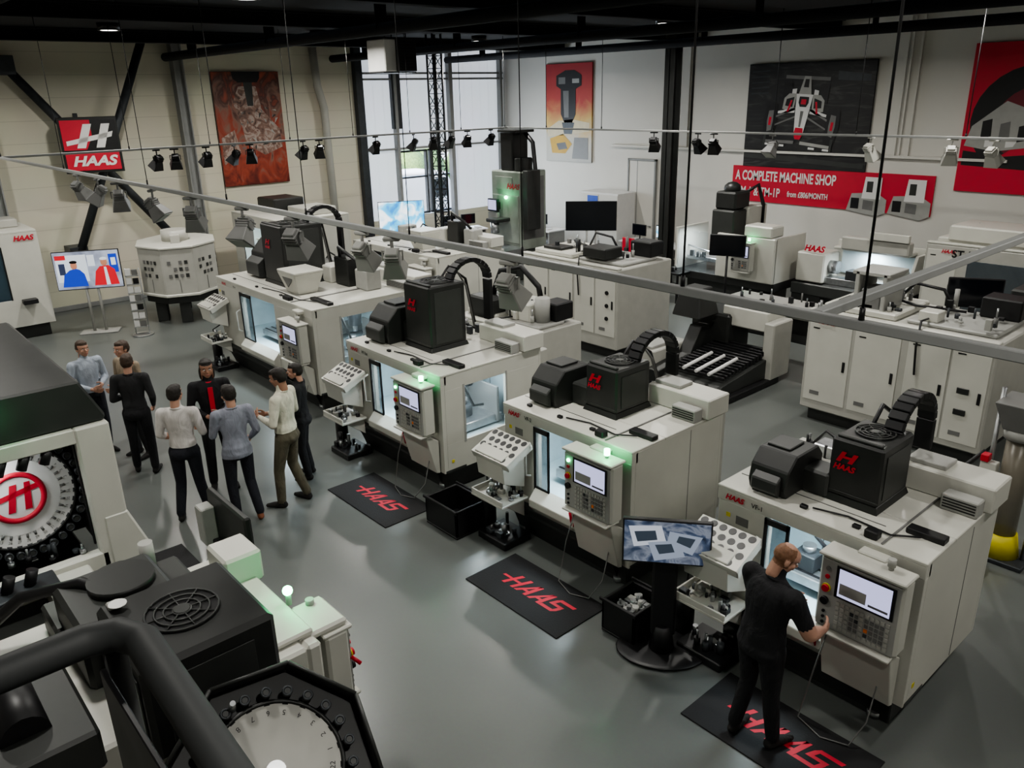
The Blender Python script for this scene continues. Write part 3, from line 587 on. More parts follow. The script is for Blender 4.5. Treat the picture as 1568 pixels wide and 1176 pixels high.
mill('vertical_machining_center',-9.7,5.42,2.2,1.7,1.65,sidewin=True,label='VF-2ss',light=28,hx=.08,mx=.37,bw=.58,bd=.6,bh=.88,hs=1.15,seed=13)
mill('vertical_machining_center',-14.9,5.7,3.7,2.3,1.75,sidewin=True,label='VF-4',light=42,mist=True,hs=1.6,beacon=False,hx=.1,mx=.31,hy=.6,bw=.8,bd=.8,bh=1.05,seed=14)

for i_,(u,v) in enumerate(((-3.1,4.5),(-5.87,4.43),(-8.75,4.4),(-7.35,2.47))):
    m=B('anti_fatigue_mat',(u,v,0),math.pi if i_==3 else 0)
    m.prism([(0,0),(1.38,0),(1.38,.72),(0,.72)],'z',0,.014,RUBBER,.004)
    # stylised logo: wide slanted capitals tied by speed bars
    def cap(x,kind):
        K=.42; h0,h1=.25,.47
        def P(pts,z=.0155): m.poly([(x+a+(b_-h0)*K,b_,z) for a,b_ in pts],REDT)
        if kind=='H':
            P([(0,h0),(.045,h0),(.045,h1),(0,h1)]); P([(.13,h0),(.175,h0),(.175,h1),(.13,h1)]); P([(-.12,.345),(.16,.345),(.16,.375),(-.12,.375)],.0158)
        elif kind=='A':
            P([(0,h0),(.045,h0),(.12,h1),(.09,h1)]); P([(.13,h0),(.175,h0),(.14,h1),(.09,h1)]); P([(.03,.30),(.15,.30),(.15,.33),(.045,.33)],.0158)
        else:
            P([(-.02,h0),(.15,h0),(.175,.29),(-.02,.29)]); P([(.0,.345),(.17,.345),(.17,.38),(.0,.38)]); P([(0,.43),(.22,.43),(.22,h1),(.02,h1)]); P([(.13,.29),(.175,.29),(.175,.345),(.13,.345)],.0157); P([(0,.38),(.045,.38),(.045,.43),(0,.43)],.0157)
    for k_,ch in enumerate('HAAS'): cap(.30+k_*.195,ch)
    m.finish()
def bin_(u,v,w,d,fill=False):
    b_=B('chip_bin',(u,v,0)); b_.box(0,0,0,w,d,.03,BLACK)
    for q in ((0,0,w,.03),(0,d-.03,w,d),(0,0,.03,d),(w-.03,0,w,d)): b_.box(q[0],q[1],.03,q[2],q[3],.36,BLACK,.006)
    b_.box(-.02,-.02,.34,w+.02,.0,.38,BLACK); b_.box(-.02,d,.34,w+.02,d+.02,.38,BLACK)
    if fill: clutter(b_,.1,.1,w-.1,d-.1,.25,26,[STEEL,STEEL,LGREY],.1)
    b_.finish()
bin_(-7.15,4.85,.6,.48); bin_(-4.3,4.85,.4,.45,True)

SCR3=ramp_mat('screen_cad_view',[(.3,(.01,.015,.03)),(.45,(.05,.07,.12)),(.55,(.18,.2,.25)),(.7,(.03,.045,.08))],4,2,3,emit=.8)
def tvstand(name,u,v,rz,w,h,zc,scr,base='oval',legs=1,extra=None):
    t=B(name,(u,v,0),rz)
    if base=='oval':
        t.sph((0,.05,.025),1,BLACK,sc=(.42,.3,.025),sub=3); t.cyl((0,.05,0.02),(0,.05,.3),.12,BLACK,r1=.08,seg=16); t.box(-.11,0,.2,.11,.1,zc,BLACK,.02)
    else:
        t.box(-.4,-.2,0,.4,.2,.03,LGREY)
        for x in (-.12,.12): t.cyl((x,0,0),(x,0,zc),.03,LGREY,seg=10)
    t.box(-w/2,-.045,zc-h/2,w/2,.01,zc+h/2,BLACK,.008); t.box(-w/2+.015,-.05,zc-h/2+.02,w/2-.015,-.044,zc+h/2-.015,scr,0)
    if extra: extra(t,w,h,zc)
    return t.finish()
def ex1(t,w,h,zc):
    y=-.053; W1=em('scr_white',(.5,.53,.6),.8); S1=em('scr_slate',(.06,.08,.11),.5); P_=em('scr_pale',(.28,.32,.4),.8)
    t.poly([(-.33,y,zc+.15),(-.05,y,zc+.17),(.0,y,zc+.0),(-.28,y,zc-.05)],W1); t.poly([(.02,y,zc+.12),(.3,y,zc+.08),(.22,y,zc-.1),(.0,y,zc-.02)],P_)
    t.poly([(-.16,y-.001,zc+.0),(.1,y-.001,zc+.04),(.16,y-.001,zc-.12),(-.1,y-.001,zc-.18)],P_); t.poly([(-.1,y-.002,zc-.02),(.04,y-.002,zc+.0),(.07,y-.002,zc-.08),(-.06,y-.002,zc-.11)],S1); t.poly([(.1,y-.002,zc+.08),(.24,y-.002,zc+.06),(.2,y-.002,zc-.03),(.08,y-.002,zc+.02)],S1)
    t.poly([(-.28,y-.002,zc+.1),(-.1,y-.002,zc+.12),(-.08,y-.002,zc+.03),(-.25,y-.002,zc+.0)],S1)
tvstand('television_on_stand',-3.68,4.98,math.radians(38),.76,.43,1.20,SCR3,extra=ex1)
SCRB=ramp_mat('screen_studio_video',[(.3,(.06,.07,.12)),(.6,(.3,.33,.4))],1.5,1,3,emit=1.0)
def ex2(t,w,h,zc):
    y=-.053
    bl=em('scr_blue',(.02,.05,.4),1.0); rd=em('scr_red',(.5,.02,.03),1.0); sk=em('scr_skin',(.42,.18,.11),1.0); wh=em('scr_bright',(.55,.6,.65),1.0); dk=em('scr_dark',(.03,.04,.08),1)
    k=w/1.65
    def P(pts,m,dy=0): t.poly([(a*k,y-dy,zc+b_*k) for a,b_ in pts],m)
    P([(-.76,-.3),(0,-.3),(0,.42),(-.76,.42)],wh); P([(-.76,.3),(-.5,.3),(-.5,.42),(-.76,.42)],rd,.001); P([(-.7,-.1),(-.55,-.1),(-.55,.2),(-.7,.2)],dk,.001)
    P([(-.68,-.43),(-.05,-.43),(-.1,-.1),(-.2,.02),(-.3,.06),(-.45,.02),(-.6,-.1)],bl,.002)
    t.sph((-.33*k,y,zc+.14*k),.1*k,sk,sc=(.85,.06,1.15)); P([(.1,-.43),(.72,-.43),(.66,-.02),(.52,.1),(.3,.08),(.18,-.05)],rd,.002); P([(.4,-.43),(.5,-.43),(.46,.06),(.4,.06)],wh,.003)
    t.sph((.42*k,y,zc+.2*k),.1*k,sk,sc=(.85,.06,1.15)); t.sph((.42*k,y-.002,zc+.28*k),.09*k,wh,sc=(1.1,.06,.5)); t.sph((-.33*k,y-.002,zc+.23*k),.09*k,BLACK,sc=(1.1,.06,.5))
    P([(.55,-.1),(.76,-.1),(.76,.40),(.55,.40)],bl,.001); P([(.02,.1),(.2,.1),(.2,.4),(.02,.4)],wh,.001); P([(.6,.1),(.72,.1),(.72,.3),(.6,.3)],wh,.0015)
tvstand('television_on_stand',-19.3,4.6,math.radians(63),1.35,.85,1.42,SCRB,base='flat',extra=ex2)
r=B('brochure_rack',(-18.3,5.2,0),math.radians(60)); r.cyl((0,0,0),(0,0,.03),.22,STEEL,seg=20)
for x in (-.14,.14): r.cyl((x,0,.02),(x,0,1.5),.01,STEEL,seg=6)
r.box(-.14,-.02,0.02,.14,.02,.05,STEEL)
for i in range(7): r.box(-.13,-.12,.2+i*.19,.13,-.02,.22+i*.19,STEEL,.002); r.box(-.12,-.1,.22+i*.19,-.01,-.05,.36+i*.19,WPRINT,.002); r.box(.01,-.1,.22+i*.19,.12,-.05,.34+i*.19,[GREY,WPRINT,BLACK][i%3],.002)
r.finish()

g=B('faceted_tapping_center',(-19.4,6.6,0),math.radians(-20))
prof=[(1.1*math.cos(a),.9*math.sin(a)) for a in [math.pi*2*i/8+.39 for i in range(8)]]
g.prism(prof,'z',.7,1.75,WHITE2,.02)
pr2=[(x*.95,y*.95) for x,y in prof]; pr3=[(x*1.03,y*1.03) for x,y in prof]
g.prism(pr3,'z',1.75,1.80,WHITE,.01); g.prism(pr3,'z',.66,.72,WHITE,.01); g.prism(pr2,'z',.5,.66,CHAR,.01)
for i in range(6):
    a=i*math.pi/3; g.box(.7*math.cos(a)-.12,.6*math.sin(a)-.12,0,.7*math.cos(a)+.12,.6*math.sin(a)+.12,.5,CHAR2,.01)
for i in range(8):
    p0=V3((*prof[i],0)); p1=V3((*prof[(i+1)%8],0)); mid=(p0+p1)/2; d=(p1-p0).normalized(); n_=V3((d.y,-d.x,0))
    M=Matrix.Translation(mid)@Matrix(((n_.x,d.x,0,0),(n_.y,d.y,0,0),(0,0,1,0),(0,0,0,1)))
    for r_ in range(3):
        for c_ in range(4):
            if (r_*3+c_*2+i)%5==0: continue
            g.box(.0,-.23+c_*.12,1.1+r_*.15,.012,-.16+c_*.12,1.18+r_*.15,CHAR2 if (r_+c_)%2 else GREY,0,M=M)
    g.box(0,-.02,.75,.01,-.01,1.05,GREY,0,M=M)
g.cyl((0,0,1.8),(0,0,2.05),.3,WHITE2,seg=20); g.box(-.5,-.1,1.8,.5,.1,1.98,WHITE2)
g.finish()
def vmc_back(name,U,V,W,D,H,rz=0,label='VMC',cab=True,col=WHITE,light=8,pend=True):
    g=B(name,(U,V,0),rz)
    g.box(.1,.15,0,W-.1,D-.1,.3,CHAR,.01)
    g.box(0,0.06,.3,.05,D-.05,H-.05,col,.003); g.box(W-.05,0.06,.3,W,D-.05,H-.05,col,.003); g.box(0,D-.05,.3,W,D,H-.05,col,.003); g.box(0,0,H-.05,W,D,H,col); g.box(0,0,.3,W,.06,.9,col,.003)
    g.box(0,0,.9,W*.2,.06,H-.05,col,.003); g.box(W*.62,0,.9,W,.06,H-.05,col,.003); g.box(W*.2,0,H-.3,W*.62,.06,H-.05,col,.003)
    g.box(W*.2,.02,.9,W*.62,.03,H-.3,CGLASS if pend else GLASS,0); g.box(.06,D-.4,.6,W-.06,D-.38,H-.06,INNER,0); g.box(.06,.08,.7,W-.06,D-.4,.72,STEEL,0)
    g.box(W*.36,.4,1.0,W*.5,.7,H-.1,LGREY,.02); g.cyl((W*.43,.55,.85),(W*.43,.55,1.0),.05,STEEL)
    for x in (.2,.4,.605): g.box(W*x,-.01,.9,W*x+.03,.0,H-.3,BLACK,.003)
    if pend: pendant(g,W*.68,-.05,.95,w=.5,h=.65,beacon=False)
    else: g.box(W*.7,-.2,.8,W*.85,-.02,.9,BLACK,.01)
    if label: g.text(label,.22,(W*.75,-.02,H-.16),(1,0,0),(0,0,1),BLACK,off=.006)
    g.text('HAAS',.15,(W*(.3 if label else .85),-.02,H-.16),(1,0,0),(0,0,1),RED,shear=.3,off=.006)
    g.box(W*.15,D*.3,H,W*.5,D*.75,H+.35,CHAR,.03); g.box(W*.55,D*.45,H,W*.9,D*.9,H+.18,WHITE2,.02)
    ob=g.finish()
    if light: arealight('machine_work_light',(W*.4,.4,H-.1),.5,light,(.75,.92,1),parent=ob,shape='RECTANGLE',sy=.2)
    return ob
vmc_back('horizontal_machining_center',-21.0,8.7,2.8,1.9,2.1,rz=0,label='400',light=70)
vmc_back('horizontal_machining_center',-19.8,1.95,1.9,1.5,2.35,rz=math.radians(90),light=10,label='',pend=False)
def cab_machine(name,U,V,W,D,H,doors,seed=1,tall=True,stuff=True):
    random.seed(seed)
    g=B(name,(U,V,0))
    g.box(.1,.1,0,W-.1,D-.1,.2,CHAR,.01)
    g.box(0,0,.2,W,D,H,WHITE2,.02)
    for (a,b_,z0,z1) in doors:
        g.box(a,-.012,z0,b_,0.01,z1,WHITE,.004)
        g.box(b_-.09,-.022,(z0+z1)/2-.08,b_-.05,-.012,(z0+z1)/2+.08,BLACK,.003)
        g.box(a+.06,-.016,z1-.12,a+.16,-.012,z1-.1,BLACK,0)
        g.box(a+.1,-.016,z0+.1,a+.25,-.012,z0+.16,GREY,0)
    g.box(0,0,H,W,.12,H+.04,WHITE,.01); g.box(0.1,.25,H,W*.45,D-.2,H+.1,WHITE,.02); g.box(W*.5,.3,H,W*.95,D-.3,H+.06,LGREY,.02)
    g.box(W*.55,.35,H+.06,W*.65,.6,H+.2,WHITE,.01); g.box(W*.1,.35,H+.1,W*.3,.7,H+.16,CHAR,.01); g.box(W*.75,D-.5,H+.06,W*.95,D-.1,H+.35,BLACK,.02)
    if stuff:
        clutter(g,.2,.3,W-.2,D-.3,H+.1,26,[BLACK,LGREY,GREY,DSTEEL],.28)
        g.tube([(W*.3,D-.4,H+.1),(W*.4,D-.5,H+.4),(W*.55,D-.45,H+.35),(W*.6,D-.4,H+.1)],.025,BLACK,6); g.tube([(W*.1,D-.3,H+.1),(W*.2,D-.6,H+.2),(W*.45,D-.7,H+.12),(W*.7,D-.6,H+.12)],.02,BLACK,6)
    g.tube([(W*.6,.4,H+.1),(W*.62,.0,H+.15),(W*.62,-.05,H-.2),(W*.63,-.04,H-.6)],.015,BLACK,6)
    g.text('HAAS',.1,(W*.12,-.03,H-.12),(1,0,0),(0,0,1),RED,shear=.3,off=.003)
    return g
g=cab_machine('turning_center',-12.2,11.1,2.6,1.6,1.75,[(.05,.75,.5,1.65),(.8,1.45,.5,1.65),(1.5,2.02,.45,1.7),(2.06,2.55,.45,1.7)],3)
for i in range(3): g.cyl((2.35,-.03,.8+i*.25),(2.35,-.012,.8+i*.25),.04,BLACK,seg=12)
g.box(1.5,.2,1.85,2.1,.7,2.05,CHAR,.02); g.finish()
g=cab_machine('turning_center',-5.75,11.0,2.6,1.6,1.72,[(.05,.7,.35,1.6),(.75,1.4,.35,1.6),(1.5,2.05,.3,1.65),(2.08,2.55,.3,1.65)],5)
g.box(.5,.3,1.78,.56,.9,2.35,LGREY,.01); g.box(.9,.3,1.78,.96,.9,2.35,LGREY,.01); g.box(.45,.3,2.3,1.0,.9,2.36,LGREY,.01); g.box(.58,.35,1.8,.88,.8,2.1,GREY,.02)
for i in range(2): g.box(2.2,-.03,.7+i*.3,2.35,-.012,.78+i*.3,CHAR,.004)
g.finish()
mill('vertical_machining_center',-16.4,9.6,3.2,1.8,1.75,label='VF-3',light=0,tray=False,beacon=False,sidewin=False,head=False,mist=True,seed=15)
g=cab_machine('pallet_pool_cabinet',-10.6,8.0,1.9,1.2,1.35,[(.05,.6,.4,1.2),(.7,1.2,.4,1.2),(1.25,1.85,.4,1.2)],9)
g.box(.2,.2,1.35,.8,.8,1.7,CHAR,.03); g.box(1.0,.4,1.4,1.5,.9,1.7,WHITE,.02); g.cyl((1.6,.6,1.4),(1.6,.6,1.8),.12,LGREY,seg=16); g.tube([(.5,.5,1.7),(.6,.6,2.1),(1.0,.7,2.2),(1.3,.8,1.9),(1.35,.8,1.7)],.05,BLACK,8); g.finish()
g=B('open_lathe_bed',(-8.4,10.4,0)); g.box(0,.1,0,1.6,1.8,.12,BLACK,.02)
g.prism([(0.0,.12),(1.8,.12),(1.8,.9),(1.2,.9),(.9,.45),(0,.35)],'x',.1,.35,CHAR,.01)
g.prism([(0.0,.12),(1.8,.12),(1.8,.5),(.2,.3)],'x',.35,1.5,CHAR2,.01)
for i in range(14): g.box(.4,.3+i*.1,.36+i*.012,1.45,.35+i*.1,.42+i*.015,BLACK,.008)
for i in range(3): g.cyl((.8+i*.25,.1,.5),(.8+i*.25,.9,.58),.03,WPRINT,seg=10)
g.box(-.1,1.5,.4,.7,2.2,1.1,CHAR,.04); g.box(.5,1.6,.9,1.4,2.2,1.25,WHITE,.02); g.box(1.4,1.5,.1,1.6,2.1,1.1,WHITE2,.02)
g.frustum((-.1,.9,.5,1.5),(.0,1.0,.4,1.4),1.1,1.6,CHAR,.02); g.box(-.3,.2,.1,.1,1.2,.6,WHITE2,.02); g.box(-.35,.25,.6,.0,.8,.65,LGREY)
g.finish()
g=B('bar_feeder_table',(-8.6,12.8,0)); g.box(0,0,1.0,2.6,.9,1.1,WHITE,.02); g.box(.1,.1,1.1,2.5,.8,1.14,LGREY)
for x in (.1,2.4): g.box(x,.1,0,x+.12,.8,1.0,WHITE2,.01)
g.box(.4,.2,.5,2.2,.7,1.0,CHAR2,.02); g.box(2.3,.2,1.1,2.7,.8,1.25,WHITE,.02); clutter(g,.3,.2,2.2,.7,1.14,16,[BLACK,GREY,DSTEEL,STEEL],.22); g.finish()
SAGE=pm('sage_grey_casting',(.28,.31,.27),.45)
g=B('bed_mill',(-17.75,15.0,0)); g.box(-.4,-.5,0,1.6,1.2,.7,CHAR2,.03); g.box(-.2,-.9,.7,1.5,-.1,.85,STEEL,.01)
g.box(.0,0,.7,1.2,1.0,2.85,SAGE,.03); g.box(.06,-.03,.9,1.14,0,2.2,SAGE,.01); g.box(.2,-.02,2.35,.9,0,2.7,SAGE,.01)
g.text('HAAS',.2,(.95,-.04,2.45),(1,0,0),(0,0,1),RED,shear=.3,off=.006); g.box(1.19,.1,1.0,1.21,.9,2.7,GREY,.002)
g.box(.3,.1,2.85,.8,.7,3.88,CHAR,.03); g.box(.25,.05,3.86,1.0,.75,3.93,CHAR,.01)
g.box(.85,.1,2.85,1.1,.6,3.2,CHAR2,.03)
g.tube([(.9,.5,3.85),(1.2,.5,3.6),(1.4,.4,2.9),(1.35,.3,1.9),(1.2,.2,1.3)],.06,BLACK,8)
g.box(1.3,.0,1.3,1.5,.5,2.9,CHAR2,.02); g.cyl((.57,-.4,1.2),(.57,-.4,1.5),.12,STEEL); g.box(.35,-.55,1.5,.8,0,1.6,CHAR2,.02)
g.box(.1,-.25,1.75,.5,-.15,2.1,BLACK,.01); g.box(.13,-.256,1.8,.47,-.25,2.07,SCREEN,0); g.box(.1,-.25,1.45,.5,-.15,1.73,LGREY,.01); g.box(.2,-.15,1.8,.4,0,2.0,CHAR)
g.sph((.68,-.06,2.15),.05,GREENL)
ob=g.finish(); ptlight('beacon_glow',(.65,-.2,2.2),3,(.1,1,.35),parent=ob)
g=B('toolroom_mill',(-11.9,15.9,0)); g.box(.2,.2,0,2.3,1.3,.65,CHAR2,.03)
g.box(0,0,.55,2.7,1.3,.75,CHAR,.02); g.box(0,-.05,.75,.06,1.2,1.75,WHITE); g.box(2.64,-.05,.75,2.7,1.2,1.75,WHITE)
g.box(.06,-.02,.75,.9,.0,1.7,CGLASS,0); g.box(1.2,-.1,.75,2.7,.0,1.75,WHITE,.02)
g.box(.1,.3,.95,1.9,.7,1.05,STEEL,.01); g.box(.9,.5,.75,1.6,1.3,2.3,WHITE,.03); g.box(.95,.0,1.6,1.55,.6,2.25,CHAR2,.03); g.box(.95,.1,2.25,1.5,.7,2.65,CHAR,.04); g.cyl((1.25,.3,1.25),(1.25,.3,1.6),.1,STEEL)
g.sph((1.2,.4,2.7),.2,CHAR,sc=(1,1,.8)); g.tube([(1.3,.7,2.55),(1.5,1.0,2.75),(1.6,1.1,2.3),(1.6,1.1,1.8)],.05,BLACK,8)
pendant(g,1.75,-.15,1.0,w=.5,h=.62,beacon=True); g.box(1.9,-.1,1.75,2.6,.4,2.0,WHITE,.03)
g.tube([(-.1,.4,1.3),(.5,.4,1.2),(1.2,.4,1.1)],.02,STEEL,6); clutter(g,.1,.1,1.1,.5,1.05,10,[STEEL,BLACK,DSTEEL],.25)
clutter(g,.0,-.5,.4,-.1,.75,6,[BLACK,GREY],.2); g.box(-.1,-.55,.7,.5,-.05,.75,BLACK); g.box(-.05,-.5,0,.0,-.45,.7,BLACK); g.box(.4,-.5,0,.45,-.45,.7,BLACK)
ob=g.finish(); arealight('machine_work_light',(.6,.3,1.72),.4,26,(.85,.95,1),parent=ob)
g=B('toolroom_lathe',(-9.0,16.2,0)); g.box(0,.1,0,.7,.8,.8,CHAR,.02); g.box(1.9,.1,0,2.5,.8,.8,CHAR,.02); g.box(0,.05,.55,2.5,.9,.8,CHAR2,.02)
g.box(.1,.3,.8,2.4,.6,.95,STEEL,.01); g.box(0,.2,.8,.65,.9,1.45,WHITE,.03); g.cyl((.65,.5,1.15),(.85,.5,1.15),.14,STEEL); g.box(2.0,.3,.95,2.3,.65,1.25,LGREY,.02)
g.prism([(.1,.8),(.9,.8),(.9,1.6),(.45,1.6)],'x',2.44,2.5,WHITE); g.box(.6,.85,.8,2.5,.9,1.7,WHITE,.01); g.box(.7,.45,1.55,2.3,.9,1.62,WHITE,.02)
g.box(1.1,.3,.95,1.5,.6,1.15,DSTEEL,.01); g.box(.75,.8,1.0,2.35,.85,1.5,INNER,0); g.box(1.0,.15,1.62,2.4,.4,1.9,WHITE2,.03); g.box(1.6,.1,1.9,2.4,.2,2.05,WHITE)
g.text('HAAS',.18,(.4,.18,1.55),(1,0,0),(0,0,1),RED,shear=.3,off=.008)
ob=g.finish(); arealight('machine_work_light',(1.5,.5,1.5),.4,30,(.9,.97,1),parent=ob)
def stalk(name,u,v,z,w,h,rz,scr=SCRDARK):
    t=B(name,(u,v,0),rz); t.cyl((0,0,0),(0,0,.03),.22,BLACK,seg=18); t.cyl((0,0,0),(0,0,z),.025,BLACK,seg=10); t.box(-w/2,-.05,z-h/2,w/2,0,z+h/2,BLACK,.01); t.box(-w/2+.02,-.054,z-h/2+.02,w/2-.02,-.05,z+h/2-.02,scr,0); t.finish()
stalk('monitor_stand',-9.6,14.6,1.75,.75,.45,.4); stalk('monitor_stand',-4.2,13.0,1.9,.75,.45,.5)
g=cab_machine('large_turning_center',-6.3,16.4,3.6,1.8,1.95,[(.05,.6,.4,1.85),(2.9,3.5,.4,1.85)],11)
g.box(.8,-.04,.7,2.7,-.0,1.7,GLASS,.01); g.prism([(-.3,.2),(0,.2),(0,.7),(-.3,.55)],'x',.7,2.8,WHITE); g.text('ST-55',.2,(.75,-.05,1.80),(1,0,0),(0,0,1),BLACK,off=.006)
g.box(.3,.2,2.0,2.0,1.2,2.3,WHITE,.03); g.finish()
g=cab_machine('large_turning_center',-3.4,13.5,2.6,1.6,1.8,[(.05,.6,.4,1.7),(.7,1.5,.4,1.7)],13)
g.box(.3,.2,1.85,1.4,.9,2.6,CHAR,.04); g.box(-.5,.1,.0,-.1,.9,1.9,CHAR2,.03); g.box(-.45,.05,1.2,-.15,.1,1.6,BLACK,.01); g.finish()
g=B('vacuum_dust_extractor',(-2.2,8.95,0)); g.cyl((0,0,.05),(0,0,.30),.2,YEL,r1=.15,seg=24)
g.cyl((0,0,.30),(0,0,1.4),.13,pm('smoked_tube',(.2,.18,.14),.3,alpha=.75),seg=24)
g.cyl((0,0,1.4),(0,0,1.5),.17,LGREY,seg=24); g.frustum((-.15,-.15,.15,.15),(-.24,-.24,.24,.24),1.5,1.8,GREY)
g.cyl((-.24,0,.0),(-.24,0,1.9),.025,STEEL,seg=8); g.cyl((.24,0,0),(.24,0,1.9),.025,STEEL,seg=8); g.box(-.3,-.22,0,.3,.22,.05,DSTEEL)
g.box(-.28,-.2,1.0,-.12,-.1,1.12,WHITE); g.box(-.28,-.22,1.12,-.2,-.12,1.2,RED)
g.tube([(-.28,-.1,1.2),(-.5,-.2,.9),(-.55,-.2,.4),(-.35,-.25,.05),(-.6,-.3,.03)],.02,BLACK,7); g.ring((-.25,-.45,.04),.25,.022,(0,0,1),BLACK); g.ring((-.2,-.5,.09),.22,.022,(0.1,0,1),DSTEEL)
g.finish()
def desk(u,v,w,d,rz,mons):
    g=B('office_desk',(u,v,0),rz); g.box(0,0,.71,w,d,.75,WPRINT,.006)
    for x in (.05,w-.1): g.box(x,.05,0,x+.05,d-.05,.71,LGREY,.006)
    g.box(.1,d-.06,.3,w-.1,d-.04,.7,LGREY,.004)
    for (x,mw,mh,scr) in mons:
        g.box(x-.1,d*.5,.75,x+.1,d*.7,.765,BLACK); g.box(x-.02,d*.6,.76,x+.02,d*.63,.95,BLACK); g.box(x-mw/2,d*.55,.88,x+mw/2,d*.6,.88+mh,BLACK,.005); g.box(x-mw/2+.02,d*.55-.005,.9,x+mw/2-.02,d*.55,.86+mh,scr,0)
        g.box(x-.22,.1,.75,x+.2,.25,.77,BLACK,.004)
    for i in range(4): g.box(.1+i*w/4,.15,.75,.3+i*w/4,.4,.755+.01*i,WPRINT,0)
    g.finish()
SCRBLUE=ramp_mat('screen_blue_part',[(.35,(.02,.2,.5)),(.5,(.1,.5,.8)),(.62,(.8,.85,.9))],2.2,1,3,emit=1.5)
desk(-19.0,11.6,1.5,.8,math.radians(40),[(.5,.5,.32,SCRDARK)])
desk(-20.6,15.2,1.7,.8,math.radians(75),[(.5,.5,.32,SCRDARK),(1.2,.5,.32,SCRDARK)])
desk(-20.3,17.6,2.2,.8,0,[(.6,.5,.32,SCRDARK),(1.4,.5,.32,SCRDARK)])
desk(-15.5,17.9,2.2,.8,math.radians(0),[(.4,.5,.32,SCRDARK),(1.3,.55,.36,SCRBLUE)])
tvstand('television_on_stand',-20.0,13.4,math.radians(62),1.35,.95,1.5,SCRBLUE,base='flat')
tvstand('television_on_stand',-15.2,16.4,math.radians(40),1.4,.8,1.65,SCRDARK,base='flat')
g=B('storage_cupboard',(-17.4,18.3,0)); g.box(0,0,0,1.5,.8,2.0,WPRINT,.01); g.box(0,-.02,.05,.74,0,1.95,WALLR,.006); g.box(.76,-.02,.05,1.5,0,1.95,WALLR,.006); g.box(.3,-.03,1.2,.72,-.02,1.9,BLUE,.002); g.box(.68,-.05,.9,.7,-.02,1.1,BLACK); g.finish()
def chair(u,v,rz):
    g=B('office_chair',(u,v,0),rz)
    for i in range(5):
        a=i*2*math.pi/5; g.tube([(0,0,.1),(.28*math.cos(a),.28*math.sin(a),.06)],.02,BLACK,6); g.sph((.28*math.cos(a),.28*math.sin(a),.03),.03,BLACK,sub=1)
    g.cyl((0,0,.08),(0,0,.45),.03,STEEL,seg=10); g.box(-.24,-.24,.45,.24,.24,.53,RED,.03); g.box(-.22,.2,.58,.22,.26,1.05,RED,.03); g.box(-.03,.22,.48,.03,.26,.7,BLACK); g.finish()
chair(-18.5,13.4,.5); chair(-14.4,17.3,3.1); chair(-19.3,14.9,2); chair(-19.2,16.9,2.9)

# ------------------------------------------------------------------ foreground machines
def carousel(g,c,n,R,face,ntools=24,logo=False,ringmat=WHITE2):
    n=V3(n).normalized(); M=Matrix.Translation(c)@n.to_track_quat('Z','Y').to_matrix().to_4x4()
    g.cyl((0,0,-.06),(0,0,0),R,face,seg=48,M=M); g.ring((0,0,0),R*.98,.012,(0,0,1),CHAR,48,M=M)
    for i in range(ntools):
        a=2*math.pi*i/ntools; x,y=math.cos(a),math.sin(a)
        g.cyl((x*R*1.1,y*R*1.1,-.08),(x*R*1.1,y*R*1.1,.045),R*.075,BLACK,seg=12,M=M)
        g.ring((x*R*1.1,y*R*1.1,.045),R*.065,.007,(0,0,1),DSTEEL,12,M=M)
        g.disc((x*R*1.1,y*R*1.1,.045),R*.045,(0,0,1),CHAR2,seg=10,M=M)
        g.cyl((x*R*1.02,y*R*1.02,-.03),(x*R*.93,y*R*.93,.0),R*.045,BLACK,seg=8,M=M)
        g.text(str(i+1),R*(.07 if logo else .11),(x*R*(.86 if logo else .82),y*R*(.86 if logo else .82),.003),(-y,x,0),(-x,-y,0),GREY if logo else BLACK,M=M)
    return M
g=B('machining_center_with_tool_carousel',(-7.6,0,0))
x0=-2.9; Hf=2.12
g.box(x0,-2.2,0,-.15,1.5,.35,CHAR,.02)
g.box(x0,1.62,.35,-.12,1.72,Hf,WHITE,.02)
g.box(-.12,1.42,.55,0,1.72,Hf,WHITE,.02)
g.box(-.12,-2.2,1.98,0,1.42,Hf,WHITE,.01); g.box(-.12,-2.2,.3,0,1.5,.85,WHITE,.02); g.box(-.12,-2.2,.85,0,-.2,1.98,WHITE,.01)
g.prism([(1.5,.35),(1.72,.35),(1.86,.6),(1.86,.8),(1.72,1.2),(1.5,1.2)],'x',-.5,0.01,WHITE,.02)
g.box(x0,-2.2,.35,x0+.06,1.72,Hf,WHITE); g.box(x0,-2.2,.35,-.12,-2.14,Hf,WHITE)
g.box(-1.4,-2.1,.5,-1.34,1.6,Hf,CHAR); g.box(-1.3,-2.1,.4,-.12,1.4,.5,CHAR)
CC=V3((-.42,.92,1.46))
carousel(g,CC,(1,0,.12),.50,WPRINT,36,logo=True)
